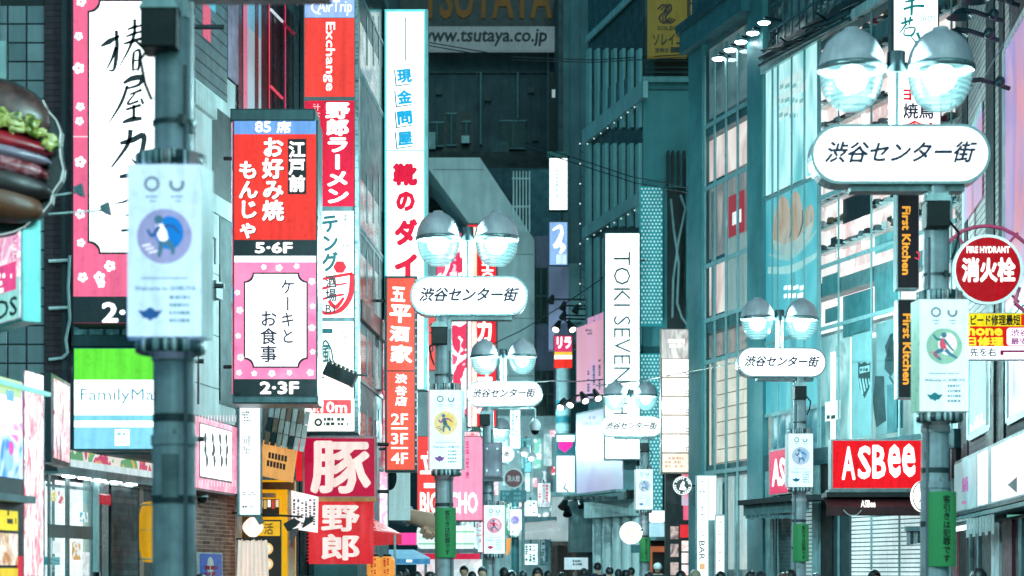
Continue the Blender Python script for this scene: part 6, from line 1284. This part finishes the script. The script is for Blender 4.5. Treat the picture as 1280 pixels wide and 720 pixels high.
def banner(px, Y, y0, y1, lab, cols, side, cx=0.0, ring=True, seed=1):
    X = (px-CX)/F*Y; z0, z1 = EYE + (715-y1)/F*Y, EYE + (715-y0)/F*Y
    t = T('pole_banner', lab, 'banner', None, None, 'white printed banners on the lamp poles', loc=(X+cx, Y, z0), rot=0); H = z1-z0; W = .222; blue = px == 213
    wm = lit('#bce4ff', 1.1, .08, 1, .25) if blue else lit('#e9f8fb', .42, .08, 1, .9); sm = lit(cols[0], .6, .1)  # banner panel glows on its own in place of lamp light
    t.poly('panel', [(-W, .0), (W, .0), (W, H), (-W, H)], wm, .2, .02, px=False)
    for sg, m in ((-1, sm), (1, paint('#cfe4e6', .4))):
        V = [(sg*W, -.2, 0), (sg*(W+.035), .02, 0), (sg*(W+.035), .02, H), (sg*W, -.2, H)]; t.mb('side_panel').add(V, [(0, 1, 2, 3)], m)
    t.mb('panel').add([(-W-.035, .021, 0), (W+.035, .021, 0), (W+.035, .021, H), (-W-.035, .021, H)], [(3, 2, 1, 0)], paint('#cfe4e6', .4))
    cm = picture(('#9fb8bc', '#2f444a', '#e6eef0', '#5a7278', '#c8a8a4', '#22343a'), 9, 0, (1, 1, .02), const=True)  # chrome bands: the reflected stripes are painted in as colours
    for za, zb in ((-.09, -.005), (H+.005, H+.1)): t.lathe('clamp', (0, 0, 0), [(.19, za), (.212, za+.01), (.212, zb-.01), (.19, zb)], cm, 28)
    gr = lit('#7f9fae', .7); w = .204
    t.disc('emblem', -.075, H*.885, .047, gr, w, ring=.62, px=False)
    n = 16; m = t.mb('emblem'); V = [(.075+r*math.cos(a), -w, H*.885 + r*math.sin(a)) for r in (.047, .026) for a in [R_(150+240*i/n) for i in range(n+1)]]
    m.add(V, [(i, i+1, i+n+2, i+n+1) for i in range(n)], gr)
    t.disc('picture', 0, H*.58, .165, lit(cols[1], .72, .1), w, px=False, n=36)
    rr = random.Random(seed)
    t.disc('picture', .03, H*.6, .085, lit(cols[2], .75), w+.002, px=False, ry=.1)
    f1, f2, f3 = lit(cols[3], .85), lit(cols[4], .85), lit('#4f8aa8', .75); sw = rr.uniform(-.04, .04); cv = H*.58      # a plain sporting figure in the round picture
    t.disc('picture', -.02+sw*.5, cv+.1, .026, f3, w+.004, px=False, n=16)
    t.stroke('picture', [(-.02+sw*.4, cv+.07), (-.015, cv+.02), (.0, cv-.03)], (.04, .06, .05), f2, w+.005, px=False)
    t.stroke('picture', [(-.03, cv+.06), (-.07, cv+.03+sw), (-.1, cv+.07+sw)], (.025, .02, .014), f1, w+.006, px=False); t.stroke('picture', [(.0, cv+.06), (.05, cv+.03-sw), (.09, cv-.01-sw)], (.025, .02, .014), f1, w+.007, px=False)
    t.stroke('picture', [(-.01, cv-.03), (-.05-sw, cv-.07), (-.03, cv-.125)], (.04, .03, .018), f3, w+.008, px=False); t.stroke('picture', [(.01, cv-.03), (.05, cv-.07), (.08+sw, cv-.11)], (.04, .03, .018), f3, w+.009, px=False)
    for q in range(3): t.stroke('picture', [(-.13+q*.02, cv-.06-.02*q), (-.08+q*.02, cv-.05-.02*q)], .008, f2, w+.01+.001*q, px=False)
    tx = lit('#6fa4b4', .72)
    def line(u0, u1, v, h, m=tx, sd=1):
        r = random.Random(sd+seed); u = u0
        while u < u1: L = h*r.uniform(.5, 1.6); t.mb('print').add([(u, -w, v), (min(u+L, u1), -w, v), (min(u+L, u1), -w, v+h), (u, -w, v+h)], [(0, 1, 2, 3)], m); u += L + h*r.uniform(.2, .5)
    for u in (-.11, .04): line(u, u+.07, H*.805, .012, sd=1); line(u+.02, u+.06, H*.78, .01, sd=2)
    line(-.14, .14, H*.33, .012, lit('#8fb4c0', .75), 3); t.txt('print', 'Welcome to SHIBUYA', -.18, H*.29, .19, H*.265, lit('#3f7f98', .7), w, bold=.02, px=False)
    for i in range(4): line(.03, .15, H*(.215-.045*i), .02, sd=5+i)
    t.poly('print', [(-.16, H*.15), (-.12, H*.145), (-.095, H*.165), (-.075, H*.165), (-.05, H*.145), (-.01, H*.15), (-.045, H*.105), (-.07, H*.1), (-.085, H*.085), (-.1, H*.1), (-.125, H*.105)], lit(cols[3], .7), w, px=False)
    t.build()
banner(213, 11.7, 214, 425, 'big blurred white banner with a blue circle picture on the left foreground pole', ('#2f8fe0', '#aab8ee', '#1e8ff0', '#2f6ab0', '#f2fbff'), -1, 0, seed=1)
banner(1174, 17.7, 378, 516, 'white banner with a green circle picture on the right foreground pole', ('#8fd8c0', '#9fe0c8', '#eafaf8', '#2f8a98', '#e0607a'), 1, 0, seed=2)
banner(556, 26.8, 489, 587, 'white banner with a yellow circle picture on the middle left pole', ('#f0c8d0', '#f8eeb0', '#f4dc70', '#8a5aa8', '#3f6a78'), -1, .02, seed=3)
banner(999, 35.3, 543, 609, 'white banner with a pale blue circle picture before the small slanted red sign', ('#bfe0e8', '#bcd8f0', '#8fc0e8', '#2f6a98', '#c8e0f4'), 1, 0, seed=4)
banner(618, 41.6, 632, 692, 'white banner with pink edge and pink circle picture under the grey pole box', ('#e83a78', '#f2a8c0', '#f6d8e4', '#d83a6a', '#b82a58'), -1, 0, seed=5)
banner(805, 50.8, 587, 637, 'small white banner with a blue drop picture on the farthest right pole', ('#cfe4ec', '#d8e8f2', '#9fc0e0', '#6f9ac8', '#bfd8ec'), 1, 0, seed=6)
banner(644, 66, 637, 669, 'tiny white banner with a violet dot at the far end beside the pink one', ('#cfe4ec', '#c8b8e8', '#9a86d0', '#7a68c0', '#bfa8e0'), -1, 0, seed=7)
t = T('banner_pole', 'thin teal pole carrying the tiny white banner at the far end', 'pole', None, None, loc=((644-CX)/F*66.2, 66.2, 0), rot=0); t.cyl('banner_pole', (0, 0, 0), (0, 0, 5), .13, paint('#4f8288', .4, .3), n=16); t.build()
t = T('junction_box', 'grey purple junction box with four bolts on the pole of the karaoke corner', 'utility box', 41.4, (604, 601))
t.R('box', 604, 554, 628, 598, paint('#8a8494', .5, .2), 0, .25, .015); t.R('lid', 606, 556, 626, 596, paint('#94909e', .45, .2), .25, .27, .01)
for x in (609, 622):
    for y in (562, 589): t.disc('bolt', x, y, 1.3, paint('#e8eef0', .3, .3), .28, .01, 10)
t.R('base', 603, 598, 629, 602, paint('#5f6a70', .5), 0, .2); t.build()
# cables
CAB = [('upper of two thin cables crossing the ribbed building', [(530, 52, 60), (640, 71, 62), (740, 75, 62), (860, 68, 55)]), ('lower of two thin cables crossing the ribbed building', [(530, 56, 60), (640, 75, 62), (740, 78, 62), (866, 71, 50)]),
       ('cable sagging across the finned facade towards the glass building', [(655, 178, 62), (720, 198, 60), (790, 221, 58), (868, 236, 48)]), ('second cable sagging just below across the finned facade', [(655, 184, 62), (725, 206, 60), (795, 229, 57), (868, 242, 48)]),
       ('cable rising from the karaoke sign to the finned facade', [(612, 432, 58), (650, 414, 59), (700, 384, 60), (757, 345, 61)]), ('thin cable with tiny lights left of the fourth lamp to the tall sideways sign', [(660, 478, 46), (690, 476, 50), (720, 477, 54), (757, 474, 57)]), ('low cable over the cream sign column to the right lamp', [(745, 482, 56), (800, 476, 52), (870, 463, 45), (925, 452, 36)])]
for lab, pts in CAB:
    t = T('overhead_cable', lab, 'cable', None, None, 'overhead cables across the street', loc=(0, 0, 0), rot=0)
    W3 = [((x-CX)/F*Y, -Y, EYE+(HY-y)/F*Y) for x, y, Y in pts]; S_ = []
    for i in range(3):
        for j in range(8):
            q = j/8; S_.append(tuple(W3[i][c]*(1-q) + W3[i+1][c]*q for c in range(3)))
    S_.append(W3[-1]); t.tube('overhead_cable', S_, .016, paint('#101c20', .5), 6); t.build()
t = T('light_strand', 'vertical ladder of thin wires with tiny white bulbs left of the finned facade', 'string lights', 64.5, (726, 380))
for x in (725.5, 732): t.tube('wire', [(t.uv(x, 175)[0], 0, t.uv(x, 175)[1]), (t.uv(x, 385)[0], 0, t.uv(x, 385)[1])], .02, paint('#2f565c', .4), 6)
for i in range(20): y = 178 + i*10.5; a, b = t.uv(725.5, y), t.uv(732, y+4); t.tube('wire', [(a[0], 0, a[1]), (b[0], 0, b[1])], .012, paint('#2f565c', .4), 6)
for i in range(9): u, v = t.uv(725, 180 + i*25); t.ell('bulb#%d' % i, (u, .05, v), (.022, .022, .024), glow('#f0ffff', .9), 0, 8, 6)
t.build()
t = T('hanging_wires', 'loose pale cable loops in the dark recess beside the perforated panels', 'cable', 57.0, (838, 330))
for pts in ([(838, 250), (842, 290), (848, 330), (846, 380), (852, 398), (858, 406)], [(850, 245), (856, 262), (848, 300), (841, 350), (840, 398)]): t.tube('hanging_wires', [(t.uv(*p)[0], .15, t.uv(*p)[1]) for p in pts], .04, paint('#7f9a9c', .5), 6)
t.build()

# ================================================================== people
def skin_mesh(verts, edges, rad, sub=1):
    me = bpy.data.meshes.new('sk'); me.from_pydata(verts, edges, []); o = link('sk', me)
    o.modifiers.new('s', 'SKIN'); s2 = o.modifiers.new('d', 'SUBSURF'); s2.levels = s2.render_levels = sub
    bpy.context.view_layer.update()
    for i, r in enumerate(rad): me.skin_vertices[0].data[i].radius = (r, r) if not isinstance(r, tuple) else r
    me.skin_vertices[0].data[0].use_root = True
    dg = bpy.context.evaluated_depsgraph_get(); dg.update(); r = bpy.data.meshes.new_from_object(o.evaluated_get(dg))
    bpy.data.objects.remove(o); bpy.data.meshes.remove(me)
    for p in r.polygons: p.use_smooth = True
    return r
def body(pose):
    st = (.0, .16, .28)[pose]; ar = (.05, .2, .3)[pose]
    V = [(0, 0, .92), (0, .01, 1.12), (0, .01, 1.34), (0, 0, 1.46), (0, -.01, 1.53), (0, -.02, 1.60), (0, -.02, 1.68), (0, -.105, 1.595),
         (.17, .01, 1.40), (.22, -ar*.3, 1.13), (.20, -ar-.06, .90), (.19, -ar-.10, .80), (-.17, .01, 1.40), (-.22, ar*.3, 1.13), (-.20, ar*.4-.06, .90), (-.19, ar*.4-.1, .80),
         (.09, 0, .86), (.10, -st*.6, .48), (.10, -st*.5, .08), (.10, -st*.5-.14, .03), (-.09, 0, .86), (-.10, st*.4, .48), (-.10, st, .10), (-.10, st-.13, .04),
         (.085, -.01, 1.60), (-.085, -.01, 1.60)]
    Ed = [(0,1),(1,2),(2,3),(3,4),(4,5),(5,6),(5,7),(2,8),(8,9),(9,10),(10,11),(2,12),(12,13),(13,14),(14,15),(0,16),(16,17),(17,18),(18,19),(0,20),(20,21),(21,22),(22,23),(5,24),(5,25)]
    rd_ = [.13, .115, .14, .06, .055, .085, .075, .02, .07, .045, .035, .035, .07, .045, .035, .035, .09, .06, .045, .035, .09, .06, .045, .035, .02, .02]
    b = skin_mesh(V, Ed, rd_)
    idx = [0, 1, 2, 8, 9, 10, 12, 13, 14]; mp = {a: i for i, a in enumerate(idx)}
    c = skin_mesh([V[i] for i in idx], [(mp[a], mp[b_]) for a, b_ in Ed if a in mp and b_ in mp], [.165, .155, .175, .1, .07, .055, .1, .07, .055])
    idx = [0, 16, 17, 18, 20, 21, 22]; mp = {a: i for i, a in enumerate(idx)}
    tr = skin_mesh([V[i] for i in idx], [(mp[a], mp[b_]) for a, b_ in Ed if a in mp and b_ in mp], [.15, .11, .08, .06, .11, .08, .06])
    return b, c, tr
BODY = [body(i) for i in range(3)]
def hair_mesh(kind):
    m = MB(); n, r = 20, 12; V = []
    for j in range(r+1):
        ph = (.62 if kind == 0 else .8)*math.pi*j/r
        for i in range(n):
            a = 2*math.pi*i/n; front = max(0, -math.sin(a)); lim = 1 - .45*front*(j/r)
            p2 = ph*lim; q = .108 + .006*math.sin(i*3.1+j*1.7)
            dz = -.12*(j/r)**2*max(0, math.sin(a)) if kind == 1 else (-.03*(j/r)**2*max(0, math.sin(a)))
            V.append((q*.92*math.sin(p2)*math.cos(a), -.015 + q*1.08*math.sin(p2)*math.sin(a), 1.64 + q*1.05*math.cos(p2) + dz))
    m.add(V, [(j*n+i, (j+1)*n+i, (j+1)*n+(i+1) % n, j*n+(i+1) % n) for j in range(r) for i in range(n)], None, True)
    return m
def hat_mesh():
    m = MB(); n = 20; V = []
    for r, z in ((.112, 1.60), (.122, 1.63), (.118, 1.68), (.095, 1.735), (.05, 1.765), (.012, 1.772)):
        for i in range(n): a = 2*math.pi*i/n; V.append((r*math.cos(a)*.95, -.01 + r*math.sin(a)*1.05, z))
    m.add(V, [(j*n+i, j*n+(i+1) % n, (j+1)*n+(i+1) % n, (j+1)*n+i) for j in range(5) for i in range(n)], None, True); return m
HAIR = [hair_mesh(0), hair_mesh(1), hat_mesh()]
skinm = [paint(c, .55, 0, .05, 2, False) for c in ('#c99a80', '#d9b096', '#b98a72')]
COL = {'black': '#0f1316', 'dark': '#1f2a30', 'navy': '#182440', 'grey': '#6a7478', 'white': '#d8e0e2', 'brown': '#4a342a', 'red': '#8a1c28', 'beige': '#a89884', 'teal': '#2f5a60'}
_mc = {}
def cm_(me, mat, key):
    k = (id(me), key)
    if k in _mc: return _mc[k]
    r = me.copy(); r.materials.clear(); r.materials.append(mat); _mc[k] = r; return r
_hm = {}
def hair(kind, col):
    if (kind, col) not in _hm: HAIR[kind].m = [paint(COL.get(col, col), .45, 0, .2, 6, False)]; _hm[kind, col] = HAIR[kind].mesh('hair')
    return _hm[kind, col]
def person(px, ytop, Y, lab, hcol='black', hk=0, coat='dark', face=180, pose=1):
    h = EYE + (HY-ytop)/F*Y; s_ = h/1.755
    r = link('person'); r.location = ((px-CX)/F*Y, Y, 0); r.scale = (s_, s_, s_); r.rotation_euler = (0, 0, R_(face))
    meta(r, lab, 'person', 'pedestrians in the street')
    b, c, tr = BODY[pose]; sm = rnd.randrange(3)
    link('body', cm_(b, skinm[sm], sm), r); link('coat', cm_(c, paint(COL[coat], .8, 0, .15, 3, False), coat), r); link('trousers', cm_(tr, paint('#1a2026', .8, 0, .15, 3, False), 'tr'), r)
    link('hat' if hk == 2 else 'hair', hair(hk, hcol), r)
PP = [(498, 714, 34, 'dark-haired person with only the crown of the head showing below the blue awning'), (506, 711, 36, 'black-haired person under the right end of the blue awning'), (521, 714, 32, 'low black head between the blue awning and green taped pole'), (538, 714, 30, 'black-haired person just left of the green taped pole', 'black', 0, 'navy'),
  (580, 707, 42, 'person in pale jacket with black hair right of the green taped middle pole', 'black', 0, 'white', 0, 1), (590, 714, 40, 'dark head close behind the person in the pale jacket'), (603, 708, 38, 'grey-haired person below the pink edged banner', '#3a4a50', 0, 'dark', 0, 0), (630, 709, 41, 'black-haired person right of the pink edged banner pole', 'black', 1),
  (638, 713, 45, 'person in white knitted hat at the foot of the far banner pole', 'white', 2, 'beige'), (654, 713, 46, 'dark-haired person under the tiny violet dot banner', 'dark', 1), (672, 709, 33, 'nearer person with wide black hair below the white awning', 'black', 1, 'black', 0, 0), (685, 713, 40, 'black head below the white glowing booth'),
  (703, 715, 37, 'low dark head under the small pale box of the shop entrance'), (717, 712, 41, 'brown-haired person before the dark shop entrance', 'brown', 1, 'brown'), (730, 710, 44, 'dark-haired person left of the fluted columns', 'dark', 0), (747, 703, 52, 'tall standing person in dark suit in front of the first fluted column', 'black', 0, 'navy', 180, 0),
  (762, 708, 47, 'black-haired person in front of the second fluted column', 'black', 0, 'black', 180, 1), (773, 711, 50, 'person in pale coat with dark hair before the third fluted column', 'dark', 1, 'grey'), (782, 712, 42, 'dark head below the round white flower sign', 'black', 0), (789, 709, 49, 'black-haired person behind, between round white sign and far right pole', 'black', 0, 'teal'),
  (811, 714, 38, 'person with pale face walking towards us right of the far right pole', 'dark', 1, 'grey', 0, 1), (822, 704, 55, 'shop worker in white cap in the brown lit doorway', 'white', 2, 'dark', 0, 0), (851, 713, 33, 'large black head below the red shop panels', 'black', 1, 'black', 180, 2), (869, 713, 36, 'person in pale beige hat below the tall bar sign', 'beige', 2, 'grey', 0, 1),
  (900, 714, 33, 'long-haired dark person below the second bar sign', 'black', 1, 'black', 30, 1), (939, 713, 30, 'black-haired person before the left glazed bay', 'black', 0, 'dark', 180, 0), (951, 714, 27, 'wide dark head beside the teal column', 'dark', 1, 'navy'), (979, 715, 31, 'low brown head left of the second right pole', 'brown', 0), (989, 712, 34, 'black-haired person next to the second right pole', 'black', 0),
  (1020, 716, 30, 'grey-haired person low before the dark pier', 'grey', 0), (1092, 712, 28, 'black-haired person in front of the lit shutter under the red store sign', 'black', 0, 'dark', 20, 1), (1223, 710, 21, 'nearest dark-haired person below the canopy at the lower right', 'black', 1, 'brown', 160, 1), (250, 717, 22, 'low dark head at the foot of the left foreground pole', 'dark', 0), (640, 714, 30, 'dark head low in the very middle of the street', 'black', 0)]
for p in PP: person(*p)
